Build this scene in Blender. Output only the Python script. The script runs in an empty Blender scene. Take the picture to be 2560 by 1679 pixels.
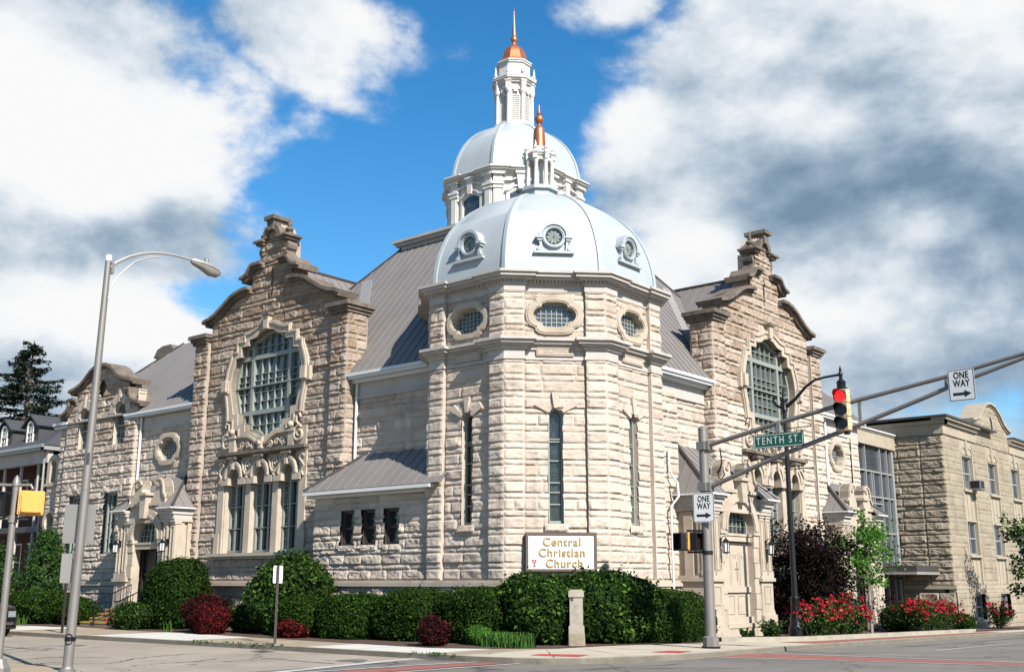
import bpy, bmesh, math, random
import numpy as np
from mathutils import Vector, Matrix
R = math.radians
SC = bpy.context.scene
COL = SC.collection

# ---------------------------------------------------------------- camera
cam = bpy.data.objects.new('camera', bpy.data.cameras.new('camera'))
COL.objects.link(cam)
CAM = (-26.455, -20.093, 1.7)
YAW, PITCH = R(50.332), R(12.846)
cam.location = CAM
cam.rotation_euler = (math.pi/2 + PITCH, 0, -YAW)
cam.data.sensor_width = 36.0
cam.data.lens = 37.97
cam.data.clip_start = 0.1
cam.data.clip_end = 6000
SC.camera = cam

# ---------------------------------------------------------------- sun, sky, exposure
SUN_TO = Vector((-0.32, -1.0, 0.85)).normalized()
sun = bpy.data.objects.new('sun', bpy.data.lights.new('sun', 'SUN'))
COL.objects.link(sun)
sun.data.energy = 5.0
sun.data.angle = R(0.53)
sun.data.color = (1.0, 0.95, 0.88)
sun.rotation_euler = SUN_TO.to_track_quat('Z', 'Y').to_euler()
SC.view_settings.view_transform = 'Standard'
SC.view_settings.look = 'None'
SC.view_settings.exposure = 1.12
SC.view_settings.gamma = 1.0

def make_world():
    w = bpy.data.worlds.new('World'); SC.world = w; w.use_nodes = True
    nt = w.node_tree; N = nt.nodes; L = nt.links; N.clear()
    out = N.new('ShaderNodeOutputWorld')
    sky = N.new('ShaderNodeTexSky'); sky.sky_type = 'NISHITA'; sky.sun_disc = False
    sky.sun_elevation = math.asin(SUN_TO.z); sky.sun_rotation = math.atan2(SUN_TO.x, SUN_TO.y)
    sky.air_density = 1.0; sky.dust_density = 0.3; sky.ozone_density = 3.0
    hsv = N.new('ShaderNodeHueSaturation'); hsv.inputs['Saturation'].default_value = SKY_SAT; hsv.inputs['Value'].default_value = SKY_VAL
    hsv.inputs['Hue'].default_value = 0.495
    L.new(sky.outputs[0], hsv.inputs['Color'])
    tc = N.new('ShaderNodeTexCoord')
    nrm = N.new('ShaderNodeVectorMath'); nrm.operation = 'NORMALIZE'
    L.new(tc.outputs['Generated'], nrm.inputs[0])
    def math_(op, a, b=None, clamp=False):
        n = N.new('ShaderNodeMath'); n.operation = op; n.use_clamp = clamp
        for i, x in enumerate((a, b)):
            if x is None: continue
            if isinstance(x, (int, float)): n.inputs[i].default_value = x
            else: L.new(x, n.inputs[i])
        return n.outputs[0]
    def noise(scale, detail, rough, dist=0.0, off=0.0, sq=(1, 1, 1.6)):
        mp = N.new('ShaderNodeMapping'); L.new(nrm.outputs[0], mp.inputs[0])
        mp.inputs['Location'].default_value = (off, off*0.7, off*1.3); mp.inputs['Scale'].default_value = sq
        n = N.new('ShaderNodeTexNoise'); n.inputs['Scale'].default_value = scale; n.inputs['Detail'].default_value = detail
        n.inputs['Roughness'].default_value = rough; n.inputs['Distortion'].default_value = dist
        L.new(mp.outputs[0], n.inputs[0]); return n.outputs[0]
    def blobs(lst):
        acc = None
        for az, el, ra, re, amp in lst:       # bearing and elevation of a cloud mass, its half widths, its weight
            a, e = R(az), R(el)
            c = Vector((math.sin(a)*math.cos(e), math.cos(a)*math.cos(e), math.sin(e)))
            ux = Vector((math.cos(a), -math.sin(a), 0)); uz = ux.cross(c)*-1
            def dot(v):
                d = N.new('ShaderNodeVectorMath'); d.operation = 'DOT_PRODUCT'
                L.new(nrm.outputs[0], d.inputs[0]); d.inputs[1].default_value = v; return d.outputs['Value']
            x = math_('MULTIPLY', dot(ux), 1/math.sin(R(ra))); z = math_('MULTIPLY', dot(uz), 1/math.sin(R(re)))
            r = math_('SQRT', math_('ADD', math_('MULTIPLY', x, x), math_('MULTIPLY', z, z)))
            b = math_('MULTIPLY', math_('SUBTRACT', 1.0, r), amp)
            b = math_('MAXIMUM', b, -0.6)
            acc = b if acc is None else math_('MAXIMUM', acc, b)
        return acc
    n1 = noise(2.6, 9, 0.56, 0.25, 3.1)
    n2 = noise(7.0, 10, 0.58, 0.1, 9.4)
    dens = math_('ADD', blobs(CLOUDS), math_('MULTIPLY', math_('SUBTRACT', n1, 0.5), 2.1))
    dens = math_('ADD', dens, math_('MULTIPLY', math_('SUBTRACT', n2, 0.5), 0.95))
    mr = N.new('ShaderNodeMapRange'); mr.interpolation_type = 'SMOOTHERSTEP'
    mr.inputs['From Min'].default_value = -0.02; mr.inputs['From Max'].default_value = 0.30
    L.new(dens, mr.inputs['Value'])
    def shifted(scale, detail, rough, dist, off, sh, sq=(1, 1, 1.6)):
        va = N.new('ShaderNodeVectorMath'); va.operation = 'ADD'; L.new(nrm.outputs[0], va.inputs[0]); va.inputs[1].default_value = sh
        mp = N.new('ShaderNodeMapping'); L.new(va.outputs[0], mp.inputs[0]); mp.inputs['Location'].default_value = (off, off*0.7, off*1.3); mp.inputs['Scale'].default_value = sq
        n = N.new('ShaderNodeTexNoise'); n.inputs['Scale'].default_value = scale; n.inputs['Detail'].default_value = detail; n.inputs['Roughness'].default_value = rough; n.inputs['Distortion'].default_value = dist
        L.new(mp.outputs[0], n.inputs[0]); return n.outputs[0]
    sh = tuple(SUN_TO*0.05+Vector((0, 0, .035)))
    rel = math_('SUBTRACT', n1, shifted(2.6, 9, 0.56, 0.25, 3.1, sh))
    rel2 = math_('SUBTRACT', n2, shifted(7.0, 10, 0.58, 0.1, 9.4, tuple(SUN_TO*0.02+Vector((0, 0, .015)))))
    n3 = noise(2.2, 7, 0.6, 0.3, 21.7)
    dk = math_('ADD', blobs(DARKS), math_('MULTIPLY', math_('SUBTRACT', n3, 0.5), 1.5))
    dk = math_('ADD', dk, math_('MULTIPLY', math_('SUBTRACT', n2, 0.5), 0.35))
    dk = math_('SUBTRACT', dk, math_('MULTIPLY', math_('MAXIMUM', blobs(LIGHTS), 0.0), 1.5)); dk = math_('SUBTRACT', dk, math_('MULTIPLY', rel, 5.5)); dk = math_('SUBTRACT', dk, math_('MULTIPLY', rel2, 2.6))
    mr2 = N.new('ShaderNodeMapRange'); mr2.interpolation_type = 'LINEAR'
    mr2.inputs['From Min'].default_value = -1.15; mr2.inputs['From Max'].default_value = 1.05
    L.new(dk, mr2.inputs['Value'])
    ramp = N.new('ShaderNodeValToRGB'); cr = ramp.color_ramp
    cr.elements[0].position = 0.0; cr.elements[0].color = (1.0, 1.0, 1.0, 1)
    cr.elements[1].position = 1.0; cr.elements[1].color = (0.20, 0.30, 0.42, 1)
    for p, c in ((0.20, (0.93, 0.96, 0.99, 1)), (0.40, (0.72, 0.79, 0.865, 1)), (0.62, (0.46, 0.565, 0.675, 1)), (0.82, (0.29, 0.40, 0.525, 1))):
        e = cr.elements.new(p); e.color = c
    L.new(mr2.outputs[0], ramp.inputs[0])
    bg1 = N.new('ShaderNodeBackground'); bg1.inputs['Strength'].default_value = SKY_STR; L.new(hsv.outputs[0], bg1.inputs[0])
    bg2 = N.new('ShaderNodeBackground'); bg2.inputs['Strength'].default_value = CLOUD_STR; L.new(ramp.outputs[0], bg2.inputs[0])
    mix = N.new('ShaderNodeMixShader'); L.new(mr.outputs[0], mix.inputs[0]); L.new(bg1.outputs[0], mix.inputs[1]); L.new(bg2.outputs[0], mix.inputs[2])
    L.new(mix.outputs[0], out.inputs[0])
SKY_SAT, SKY_VAL, SKY_STR, CLOUD_STR = 1.34, 1.2, 0.068, 0.44
def px_dir(x, y):            # bearing / elevation of a photo pixel, used once to lay the cloud masses round the sky
    f = 2700.0; dx = (x*1.07563-1280)/f; dy = -(y*1.07563-839.5)/f
    fw = Vector((math.sin(YAW)*math.cos(PITCH), math.cos(YAW)*math.cos(PITCH), math.sin(PITCH)))
    r = Vector((math.cos(YAW), -math.sin(YAW), 0)); u = r.cross(fw)
    d = (fw + r*dx + u*dy).normalized()
    return math.degrees(math.atan2(d.x, d.y)), math.degrees(math.asin(d.z))
def cl(x, y, rx, ry, amp):
    a, e = px_dir(x, y); k = 1.07563/2700*57.3
    return (a, e, rx*k, ry*k, amp)
CLOUDS = [cl(60, 200, 600, 380, 1.25), cl(690, 60, 330, 170, .62), cl(250, 480, 380, 300, 1.0), cl(200, 800, 460, 240, 1.1), cl(-150, 600, 260, 500, .8),
          cl(2030, 230, 590, 400, 1.3), cl(2040, 740, 620, 330, 1.1), cl(1600, 480, 250, 330, .6), cl(1620, 640, 230, 180, .7), cl(2560, 500, 420, 700, 1.0), cl(1440, 5, 120, 70, .4)]
LIGHTS = [cl(230, 740, 380, 130, 1.0), cl(1960, 730, 430, 140, 1.0), cl(1570, 570, 170, 170, .9), cl(250, 250, 480, 260, .85), cl(2150, 500, 150, 80, .7), cl(1450, 260, 130, 120, .5), cl(820, 110, 200, 120, .4), cl(2250, 760, 160, 90, .6)]
DARKS = [cl(1980, 390, 430, 170, .95), cl(2360, 280, 200, 150, .45), cl(190, 555, 400, 105, .7), cl(2330, 640, 220, 140, .3), cl(2300, 850, 260, 160, .05), cl(1950, 120, 480, 150, .38)]
make_world()

# ---------------------------------------------------------------- materials
MATS = {}
ALB = 0.60           # one overall reflectance level for the painted, stone and paved surfaces
def mat(name, col, rough=0.6, metal=0.0, var=0.0, vscale=3.0, bump=0.0, bscale=20.0, attr=None, spec=0.5, emit=None, emis=0.0, dark=None, dscale=0.6, damt=0.0, coat=0.0, stretch=(1, 1, 1)):
    m = bpy.data.materials.new(name); m.use_nodes = True
    nt = m.node_tree; N = nt.nodes; L = nt.links
    p = N['Principled BSDF']
    p.inputs['Roughness'].default_value = rough; p.inputs['Metallic'].default_value = metal
    p.inputs['Specular IOR Level'].default_value = spec
    if coat: p.inputs['Coat Weight'].default_value = coat
    tc = N.new('ShaderNodeTexCoord'); geo = N.new('ShaderNodeNewGeometry')
    mp = N.new('ShaderNodeMapping'); mp.inputs['Scale'].default_value = stretch; L.new(geo.outputs['Position'], mp.inputs[0])
    src = None
    rgb = N.new('ShaderNodeRGB'); rgb.outputs[0].default_value = (*col, 1); src = rgb.outputs[0]
    def mixc(fac, a, b, mode='MIX'):
        x = N.new('ShaderNodeMix'); x.data_type = 'RGBA'; x.blend_type = mode
        if isinstance(fac, float): x.inputs[0].default_value = fac
        else: L.new(fac, x.inputs[0])
        for i, c in ((6, a), (7, b)):
            if isinstance(c, tuple): x.inputs[i].default_value = (*c, 1)
            else: L.new(c, x.inputs[i])
        return x.outputs[2]
    def noise(scale, detail=5, rg=0.6):
        n = N.new('ShaderNodeTexNoise'); n.inputs['Scale'].default_value = scale; n.inputs['Detail'].default_value = detail; n.inputs['Roughness'].default_value = rg
        L.new(mp.outputs[0], n.inputs[0]); return n.outputs[0]
    def mrange(v, a, b, c=0.0, d=1.0):
        n = N.new('ShaderNodeMapRange'); L.new(v, n.inputs[0])
        for i, x in enumerate((a, b, c, d)): n.inputs[i+1].default_value = x
        return n.outputs[0]
    if attr:
        a = N.new('ShaderNodeAttribute'); a.attribute_name = 'Col'
        src = attr(N, L, a, mixc, noise, mrange, src)
    if var:
        src = mixc(mrange(noise(vscale), 0.25, 0.75), mixc(1.0, src, (1-var,)*3, 'MULTIPLY'), mixc(1.0, src, (1+var,)*3, 'MULTIPLY'))
    if dark:
        src = mixc(mrange(noise(dscale, 6, 0.65), 0.5, 0.72, 0.0, damt), src, dark)
    src = mixc(1.0, src, (ALB if not name.startswith('leaf') else .66,)*3, 'MULTIPLY')
    L.new(src, p.inputs['Base Color'])
    if bump:
        b = N.new('ShaderNodeBump'); b.inputs['Strength'].default_value = bump; b.inputs['Distance'].default_value = 0.02
        L.new(noise(bscale, 6, 0.65), b.inputs['Height']); L.new(b.outputs[0], p.inputs['Normal'])
    if emit:
        p.inputs['Emission Color'].default_value = (*emit, 1); p.inputs['Emission Strength'].default_value = emis
    MATS[name] = m; return m

def stone_attr(light, dark, brown):
    def f(N, L, a, mixc, noise, mrange, src):
        sep = N.new('ShaderNodeSeparateColor'); L.new(a.outputs['Color'], sep.inputs[0])
        c = mixc(sep.outputs[0], dark, light)
        c = mixc(mrange(noise(1.1, 6, 0.7), 0.48, 0.75, 0.0, 0.35), c, tuple(x*0.62 for x in dark))
        g = N.new('ShaderNodeNewGeometry'); mp = N.new('ShaderNodeMapping'); mp.inputs['Scale'].default_value = (1.9, 1.9, .28); L.new(g.outputs['Position'], mp.inputs[0])
        st = N.new('ShaderNodeTexNoise'); st.inputs['Scale'].default_value = 1.0; st.inputs['Detail'].default_value = 7; st.inputs['Roughness'].default_value = .68; L.new(mp.outputs[0], st.inputs[0])
        c = mixc(mrange(st.outputs[0], .52, .70, 0.0, .50), c, tuple(x*k for x, k in zip(dark, (.58, .54, .50))))
        c = mixc(mrange(noise(2.3, 5, .6), .60, .78, 0.0, .45), c, tuple(x*k for x, k in zip(dark, (.95, .72, .50))))
        n = N.new('ShaderNodeMath'); n.operation = 'MULTIPLY'; L.new(sep.outputs[1], n.inputs[0]); L.new(mrange(noise(5.0, 6, 0.7), 0.3, 0.65, 0.35, 1.0), n.inputs[1])
        return mixc(n.outputs[0], c, brown)
    return f
def leaf_attr(c0, c1, c2):
    def f(N, L, a, mixc, noise, mrange, src):
        sep = N.new('ShaderNodeSeparateColor'); L.new(a.outputs['Color'], sep.inputs[0])
        c = mixc(sep.outputs[0], c0, c1)
        n = N.new('ShaderNodeMath'); n.operation = 'GREATER_THAN'; n.inputs[1].default_value = 0.86; L.new(sep.outputs[1], n.inputs[0])
        return mixc(n.outputs[0], c, c2)
    return f
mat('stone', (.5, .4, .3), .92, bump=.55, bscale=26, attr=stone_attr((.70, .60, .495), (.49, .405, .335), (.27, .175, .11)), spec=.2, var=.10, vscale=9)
mat('stone_dark', (.5, .4, .3), .92, bump=.55, bscale=26, attr=stone_attr((.56, .465, .38), (.36, .285, .225), (.235, .15, .092)), spec=.2, var=.14, vscale=9)  # darker copy of the same stone; the left gable's grazing light put into its colour
mat('stone_school', (.5, .4, .3), .92, bump=.5, bscale=24, attr=stone_attr((.43, .365, .27), (.31, .26, .19), (.22, .16, .10)), spec=.2, var=.12, vscale=9)
mat('trim', (.56, .475, .375), .85, var=.10, vscale=2.5, bump=.15, bscale=30, dark=(.30, .22, .15), dscale=.9, damt=.45, spec=.25)
mat('trim_grey', (.58, .53, .48), .8, var=.08, vscale=2.0, bump=.1, bscale=20, dark=(.3, .27, .24), dscale=.8, damt=.4, spec=.25)
mat('coping', (.20, .163, .132), .9, var=.3, vscale=3.0, bump=.3, bscale=18, dark=(.045, .038, .033), dscale=1.2, damt=.8, spec=.2)
mat('trim_school', (.45, .385, .285), .85, var=.1, vscale=2.0, bump=.1, bscale=25, dark=(.28, .22, .15), dscale=.7, damt=.4)
mat('metal_roof', (.225, .205, .19), .58, .0, var=.08, vscale=.8, dark=(.17, .152, .14), dscale=.5, damt=.4, bump=.04, bscale=3)
mat('flashing', (.36, .345, .34), .5, .1, var=.05)
mat('roof_dark', (.075, .066, .06), .5, .2)
mat('dome_metal', (.45, .495, .512), .62, .0, var=.07, vscale=1.4, dark=(.40, .43, .44), dscale=1.5, damt=.40, bump=.06, bscale=1.6, stretch=(1, 1, .22))
mat('dome_rib', (.46, .515, .54), .55, .0, var=.05)
mat('white_paint', (.80, .77, .71), .5, var=.05, vscale=2.0, dark=(.50, .44, .36), dscale=1.6, damt=.35, bump=.05)
mat('white_gutter', (.80, .80, .79), .4, var=.03, dark=(.6, .6, .6), dscale=1.0, damt=.3)
mat('pillar_stone', (.44, .385, .32), .9, var=.12, vscale=4, bump=.3, bscale=30, dark=(.24, .20, .16), dscale=2.5, damt=.6)
mat('copper', (.66, .225, .10), .42, .65, var=.18, vscale=3.5, dark=(.30, .11, .06), dscale=1.8, damt=.5)
mat('glass', (.08, .10, .105), .16, 0, var=.65, vscale=5, bump=.35, bscale=3.5, spec=.9)
mat('glass_dark', (.030, .038, .042), .12, 0, var=.6, vscale=4, bump=.3, bscale=3, spec=.6)
mat('glass_curtain', (.05, .06, .075), .15, 0, var=.3, vscale=.9, spec=.7)
mat('sash', (.31, .335, .295), .55, var=.06)
mat('sash_white', (.72, .71, .67), .5, var=.05)
mat('sash_brown', (.060, .045, .038), .5)
mat('sash_grey', (.40, .41, .41), .45, .2)
mat('dark_wood', (.020, .016, .014), .55, var=.3)
mat('black_metal', (.010, .010, .012), .38, .3, spec=.5)
mat('galvanized', (.30, .275, .25), .55, .45, var=.10, vscale=4, dark=(.2, .17, .15), dscale=2.0, damt=.5)
mat('galv_light', (.50, .47, .43), .5, .4, var=.08, vscale=3)
mat('bronze_post', (.055, .040, .032), .6, .3)
mat('sign_white', (.80, .80, .79), .5, spec=.4, var=.03)
mat('sign_back', (.37, .355, .325), .45, .5, var=.05)
mat('sign_black', (.008, .008, .009), .5)
mat('sign_green', (.004, .105, .062), .45, var=.08)
mat('signal_yellow', (.85, .40, .06), .45, var=.08, dark=(.5, .24, .03), dscale=6, damt=.4)
mat('signal_old', (.86, .62, .36), .5, var=.1, vscale=10, dark=(.38, .17, .04), dscale=9, damt=.9)
mat('red_lens', (.5, .01, .01), .3, emit=(.9, .008, .006), emis=1.3)
mat('lens_off', (.02, .014, .008), .3)
mat('gold_letter', (.62, .41, .17), .35, .35)
mat('red_mark', (.42, .03, .04), .5)
mat('church_board', (.86, .86, .85), .5, var=.02)
mat('board_frame', (.115, .075, .055), .6)
mat('concrete_white', (.70, .67, .60), .85, var=.07, vscale=1.5, bump=.1, bscale=40, dark=(.5, .45, .37), dscale=.8, damt=.4)
mat('concrete_tan', (.40, .315, .21), .9, var=.12, vscale=1.2, bump=.15, bscale=40, dark=(.25, .19, .13), dscale=.9, damt=.5)
mat('concrete_cream', (.56, .49, .375), .88, var=.09, vscale=1.0, bump=.12, bscale=40, dark=(.36, .30, .22), dscale=.6, damt=.45)
mat('kerb_stone', (.40, .36, .285), .9, var=.15, vscale=2.5, bump=.2, bscale=30, dark=(.2, .17, .12), dscale=1.2, damt=.6)
mat('brick_pave', (.33, .115, .085), .85, var=.15, vscale=6, bump=.2, bscale=40, dark=(.2, .08, .06), dscale=1.2, damt=.5)
mat('tactile_red', (.55, .055, .045), .7, var=.1)
mat('line_white', (.58, .56, .52), .85, var=.12, vscale=7, dark=(.30, .28, .25), dscale=3, damt=.8)
mat('step_yellow', (.60, .34, .05), .75, var=.15)
mat('mulch', (.085, .040, .024), 1.0, var=.5, vscale=14, bump=1.0, bscale=25)
mat('bark', (.115, .085, .062), .95, var=.3, vscale=8, bump=.6, bscale=20)
mat('bark_pale', (.30, .26, .21), .9, var=.2, vscale=8, bump=.3)
mat('petal_glass', (.30, .32, .26), .3, var=.3, vscale=9)
mat('slate', (.055, .056, .062), .8, var=.25, vscale=6, bump=.3, bscale=9, stretch=(1, 1, 3))
mat('red_brick', (.085, .03, .024), .9, var=.3, vscale=9, bump=.3, bscale=14, stretch=(1, 1, 3))
mat('car_paint', (.012, .013, .015), .12, .2, coat=.8)
mat('chrome', (.6, .6, .62), .12, 1.0)
mat('rubber', (.015, .015, .016), .85)
mat('headlight', (.25, .28, .3), .1, spec=.8)
mat('cobra_glass', (.30, .28, .24), .2, spec=.6)
mat('lamp_glass', (.72, .74, .74), .25)
mat('earth', (.16, .17, .08), 1.0, var=.3, vscale=.5)
mat('soil_grass', (.055, .10, .025), 1.0, var=.3, vscale=2)
def asphalt_attr(c0, c1, seam):
    def f(N, L, a, mixc, noise, mrange, src):
        c = mixc(mrange(noise(.30, 8, .66), .32, .68), tuple(x*.85 for x in c0), tuple(x*1.08 for x in c1)); c = mixc(mrange(noise(1.7, 5, .6), .58, .75, 0, .45), c, tuple(x*.6 for x in c0))
        c = mixc(mrange(noise(60, 3, .7), .35, .7, 0, .25), c, tuple(x*.55 for x in c0))
        v = N.new('ShaderNodeTexVoronoi'); v.feature = 'DISTANCE_TO_EDGE'; v.inputs['Scale'].default_value = .16
        w = N.new('ShaderNodeTexNoise'); w.inputs['Scale'].default_value = .8; w.inputs['Detail'].default_value = 4
        geo = N.new('ShaderNodeNewGeometry'); L.new(geo.outputs['Position'], w.inputs[0])
        vm = N.new('ShaderNodeVectorMath'); vm.operation = 'MULTIPLY_ADD'; L.new(w.outputs['Color'], vm.inputs[0]); vm.inputs[1].default_value = (2.4, 2.4, 0); L.new(geo.outputs['Position'], vm.inputs[2])
        L.new(vm.outputs[0], v.inputs['Vector'])
        return mixc(mrange(v.outputs['Distance'], .002, .011, .85, 0.0), c, seam)
    return f
mat('asphalt', (.2, .2, .2), .9, attr=asphalt_attr((.185, .165, .14), (.235, .21, .18), (.06, .053, .045)), bump=.25, bscale=70)
mat('street_concrete', (.3, .3, .3), .9, attr=asphalt_attr((.34, .285, .215), (.44, .375, .295), (.09, .08, .065)), bump=.2, bscale=60)
def leafmat(name, c0, c1, c2, tr=.25):
    m = mat(name, c0, .75, attr=leaf_attr(c0, c1, c2), spec=.08)
    N = m.node_tree.nodes; L = m.node_tree.links; p = N['Principled BSDF']; out = N['Material Output']
    t = N.new('ShaderNodeBsdfTranslucent'); ms = N.new('ShaderNodeMixShader'); ms.inputs[0].default_value = tr
    L.new(p.inputs['Base Color'].links[0].from_socket, t.inputs[0]); L.new(p.outputs[0], ms.inputs[1]); L.new(t.outputs[0], ms.inputs[2]); L.new(ms.outputs[0], out.inputs[0])
leafmat('leaf_yew', (.006, .018, .003), (.024, .058, .007), (.05, .10, .014))
leafmat('leaf_hedge', (.006, .020, .003), (.030, .072, .007), (.065, .125, .014))
leafmat('leaf_burning', (.006, .020, .004), (.030, .075, .010), (.095, .19, .026))
leafmat('leaf_viburnum', (.008, .024, .005), (.038, .085, .014), (.11, .19, .035))
leafmat('leaf_box', (.030, .100, .012), (.075, .190, .022), (.11, .25, .04))
leafmat('leaf_red', (.016, .005, .005), (.050, .010, .009), (.17, .022, .020))
leafmat('leaf_crimson', (.028, .005, .006), (.105, .010, .011), (.28, .022, .022))
leafmat('leaf_maroon', (.004, .003, .003), (.011, .006, .006), (.034, .012, .010), .15)
leafmat('leaf_fresh', (.045, .150, .018), (.110, .290, .030), (.18, .40, .05), .35)
leafmat('leaf_cedar', (.014, .040, .010), (.048, .105, .022), (.09, .17, .04))
leafmat('leaf_spruce', (.008, .018, .012), (.020, .036, .020), (.035, .05, .026), .1)
leafmat('leaf_blade', (.040, .110, .020), (.085, .200, .035), (.14, .28, .05))
leafmat('petal_red', (.50, .012, .040), (.72, .022, .060), (.8, .10, .12), .2)
leafmat('petal_dusk', (.22, .015, .045), (.34, .03, .07), (.4, .06, .09), .2)
# ---------------------------------------------------------------- object helpers
def gz(x): return -0.017*min(max(x, 0.0), 60.0)          # the right-hand street falls gently away
def wloc(o):
    v = Vector((0, 0, 0))
    while o is not None: v += o.location; o = o.parent
    return v
def tag(o, label=None, cat=None, group=None, kind=None):
    if label: o['label'] = label
    if cat: o['category'] = cat
    if group: o['group'] = group
    if kind: o['kind'] = kind
    return o
def thing(name, label, cat, loc, group=None):
    o = bpy.data.objects.new(name, None); COL.objects.link(o); o.location = loc; o.empty_display_size = .3
    return tag(o, label, cat, group)
def raw(name, verts, faces, m, parent=None, smooth=False, cols=None, base=None, sharp=35):
    off = wloc(parent) if parent is not None else Vector(base or (0, 0, 0))
    me = bpy.data.meshes.new(name)
    v = np.asarray(verts, dtype=np.float64) - np.array(off)
    me.from_pydata(v.tolist(), [], [list(f) for f in faces])
    if cols is not None:
        a = me.color_attributes.new('Col', 'FLOAT_COLOR', 'POINT')
        c = np.ones((len(v), 4), dtype=np.float32); c[:, :3] = cols
        a.data.foreach_set('color', c.ravel())
    me.materials.append(MATS[m])
    if smooth:
        me.shade_smooth(); me.set_sharp_from_angle(angle=R(sharp))
    o = bpy.data.objects.new(name, me); COL.objects.link(o)
    if parent is not None: o.parent = parent
    else: o.location = off
    return o
class Fr:
    def __init__(s, o, u, n): s.o, s.u, s.n = o, u, n
    def p(s, a, w, z): return (s.o[0]+s.u[0]*a+s.n[0]*w, s.o[1]+s.u[1]*a+s.n[1]*w, z)
    def sub(s, a, w, ang=0):     # a frame moved along and out of this one
        q = s.p(a, w, 0); return Fr(q[:2], s.u, s.n)
    def side(s, a, w, sgn):      # a frame on a wall square to this one, facing sgn * u, running inwards
        q = s.p(a, w, 0); return Fr(q[:2], (-s.n[0], -s.n[1]), (s.u[0]*sgn, s.u[1]*sgn))
FL = Fr((0, 0), (0, 1), (-1, 0))
FT = Fr((0, 0), (1, 0), (0, -1))
class MB:
    def __init__(s): s.v = []; s.f = []
    def add(s, vs, fs):
        n = len(s.v); s.v += [tuple(map(float, q)) for q in vs]; s.f += [tuple(i+n for i in f) for f in fs]; return s
    def box(s, fr, a0, a1, w0, w1, z0, z1):
        return s.add([fr.p(a, w, z) for z in (z0, z1) for a, w in ((a0, w0), (a1, w0), (a1, w1), (a0, w1))],
                     [(0, 3, 2, 1), (4, 5, 6, 7), (0, 1, 5, 4), (1, 2, 6, 5), (2, 3, 7, 6), (3, 0, 4, 7)])
    def prism(s, fr, poly, w0, w1):
        n = len(poly)
        return s.add([fr.p(a, w0, z) for a, z in poly]+[fr.p(a, w1, z) for a, z in poly],
                     [tuple(range(n)), tuple(range(2*n-1, n-1, -1))]+[(i, (i+1) % n, n+(i+1) % n, n+i) for i in range(n)])
    def plan(s, poly, z0, z1):
        n = len(poly)
        return s.add([(x, y, z0) for x, y in poly]+[(x, y, z1) for x, y in poly],
                     [tuple(range(n-1, -1, -1)), tuple(range(n, 2*n))]+[(i, (i+1) % n, n+(i+1) % n, n+i) for i in range(n)])
    def ring(s, fr, out, inn, w0, w1, closed=True):
        n = len(out); vs = [fr.p(*q) for q in [(a, w1, z) for a, z in out]+[(a, w1, z) for a, z in inn]+[(a, w0, z) for a, z in out]+[(a, w0, z) for a, z in inn]]
        fs = []
        for i in range(n if closed else n-1):
            j = (i+1) % n
            fs += [(i, j, n+j, n+i), (2*n+i, i, j, 2*n+j)[::1], (n+i, n+j, 3*n+j, 3*n+i)]
        if not closed:
            for i in (0, n-1): fs.append((i, n+i, 3*n+i, 2*n+i))
        return s.add(vs, fs)
    def ribbon(s, fr, pts, th, w0, w1, drop=0.0):     # a coping: a band of thickness th along a curve, between two depths
        top, bot = [], []
        for i, (a, z) in enumerate(pts):
            p0 = pts[max(0, i-1)]; p1 = pts[min(len(pts)-1, i+1)]
            dx, dz = p1[0]-p0[0], p1[1]-p0[1]; l = math.hypot(dx, dz) or 1
            nx, nz = -dz/l, dx/l
            if nz < 0: nx, nz = -nx, -nz
            top.append((a-nx*drop, z-nz*drop)); bot.append((a-nx*(drop+th), z-nz*(drop+th)))
        n = len(pts)
        vs = [fr.p(a, w, z) for w in (w1, w0) for a, z in top+bot]
        fs = []
        for i in range(n-1):
            fs += [(i, i+1, n+i+1, n+i), (2*n+i, 2*n+i+1, i+1, i), (n+i, n+i+1, 3*n+i+1, 3*n+i), (2*n+i, 3*n+i, 3*n+i+1, 2*n+i+1)]
        fs += [(0, n, 3*n, 2*n), (n-1, 3*n-1, 4*n-1, 2*n-1)]
        return s.add(vs, fs)
    def tube(s, pts, r, n=8, cap=True):
        P = [Vector(p) for p in pts]; m = len(P); rr = r if isinstance(r, (list, tuple)) else [r]*m
        vs = []; prev = None
        for i in range(m):
            d = (P[min(i+1, m-1)]-P[max(i-1, 0)]).normalized()
            if prev is None: a = d.orthogonal().normalized()
            else:
                a = prev-d*prev.dot(d); a = a.normalized() if a.length > 1e-6 else d.orthogonal().normalized()
            prev = a; b = d.cross(a)
            for k in range(n):
                t = 2*math.pi*k/n; vs.append(P[i]+(a*math.cos(t)+b*math.sin(t))*rr[i])
        fs = [(i*n+k, i*n+(k+1) % n, (i+1)*n+(k+1) % n, (i+1)*n+k) for i in range(m-1) for k in range(n)]
        if cap: fs += [tuple(range(n-1, -1, -1)), tuple(range((m-1)*n, m*n))]
        return s.add(vs, fs)
    def lathe(s, prof, c, n=24, a0=0.0, cap=True):
        vs = [(c[0]+r*math.cos(a0+2*math.pi*k/n), c[1]+r*math.sin(a0+2*math.pi*k/n), z) for r, z in prof for k in range(n)]
        m = len(prof)
        fs = [(i*n+k, i*n+(k+1) % n, (i+1)*n+(k+1) % n, (i+1)*n+k) for i in range(m-1) for k in range(n)]
        if cap: fs += [tuple(range(n-1, -1, -1)), tuple(range((m-1)*n, m*n))]
        return s.add(vs, fs)
    def disc(s, fr, a, z, r, w0, w1, n=24):
        return s.prism(fr, [(a+r*math.cos(2*math.pi*k/n), z+r*math.sin(2*math.pi*k/n)) for k in range(n)], w0, w1)
    def ball(s, c, r, n=12, m=8, sz=1.0):
        return s.lathe([(max(.001, r*math.sin(math.pi*i/m)), c[2]-r*sz*math.cos(math.pi*i/m)) for i in range(m+1)], c, n)
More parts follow.
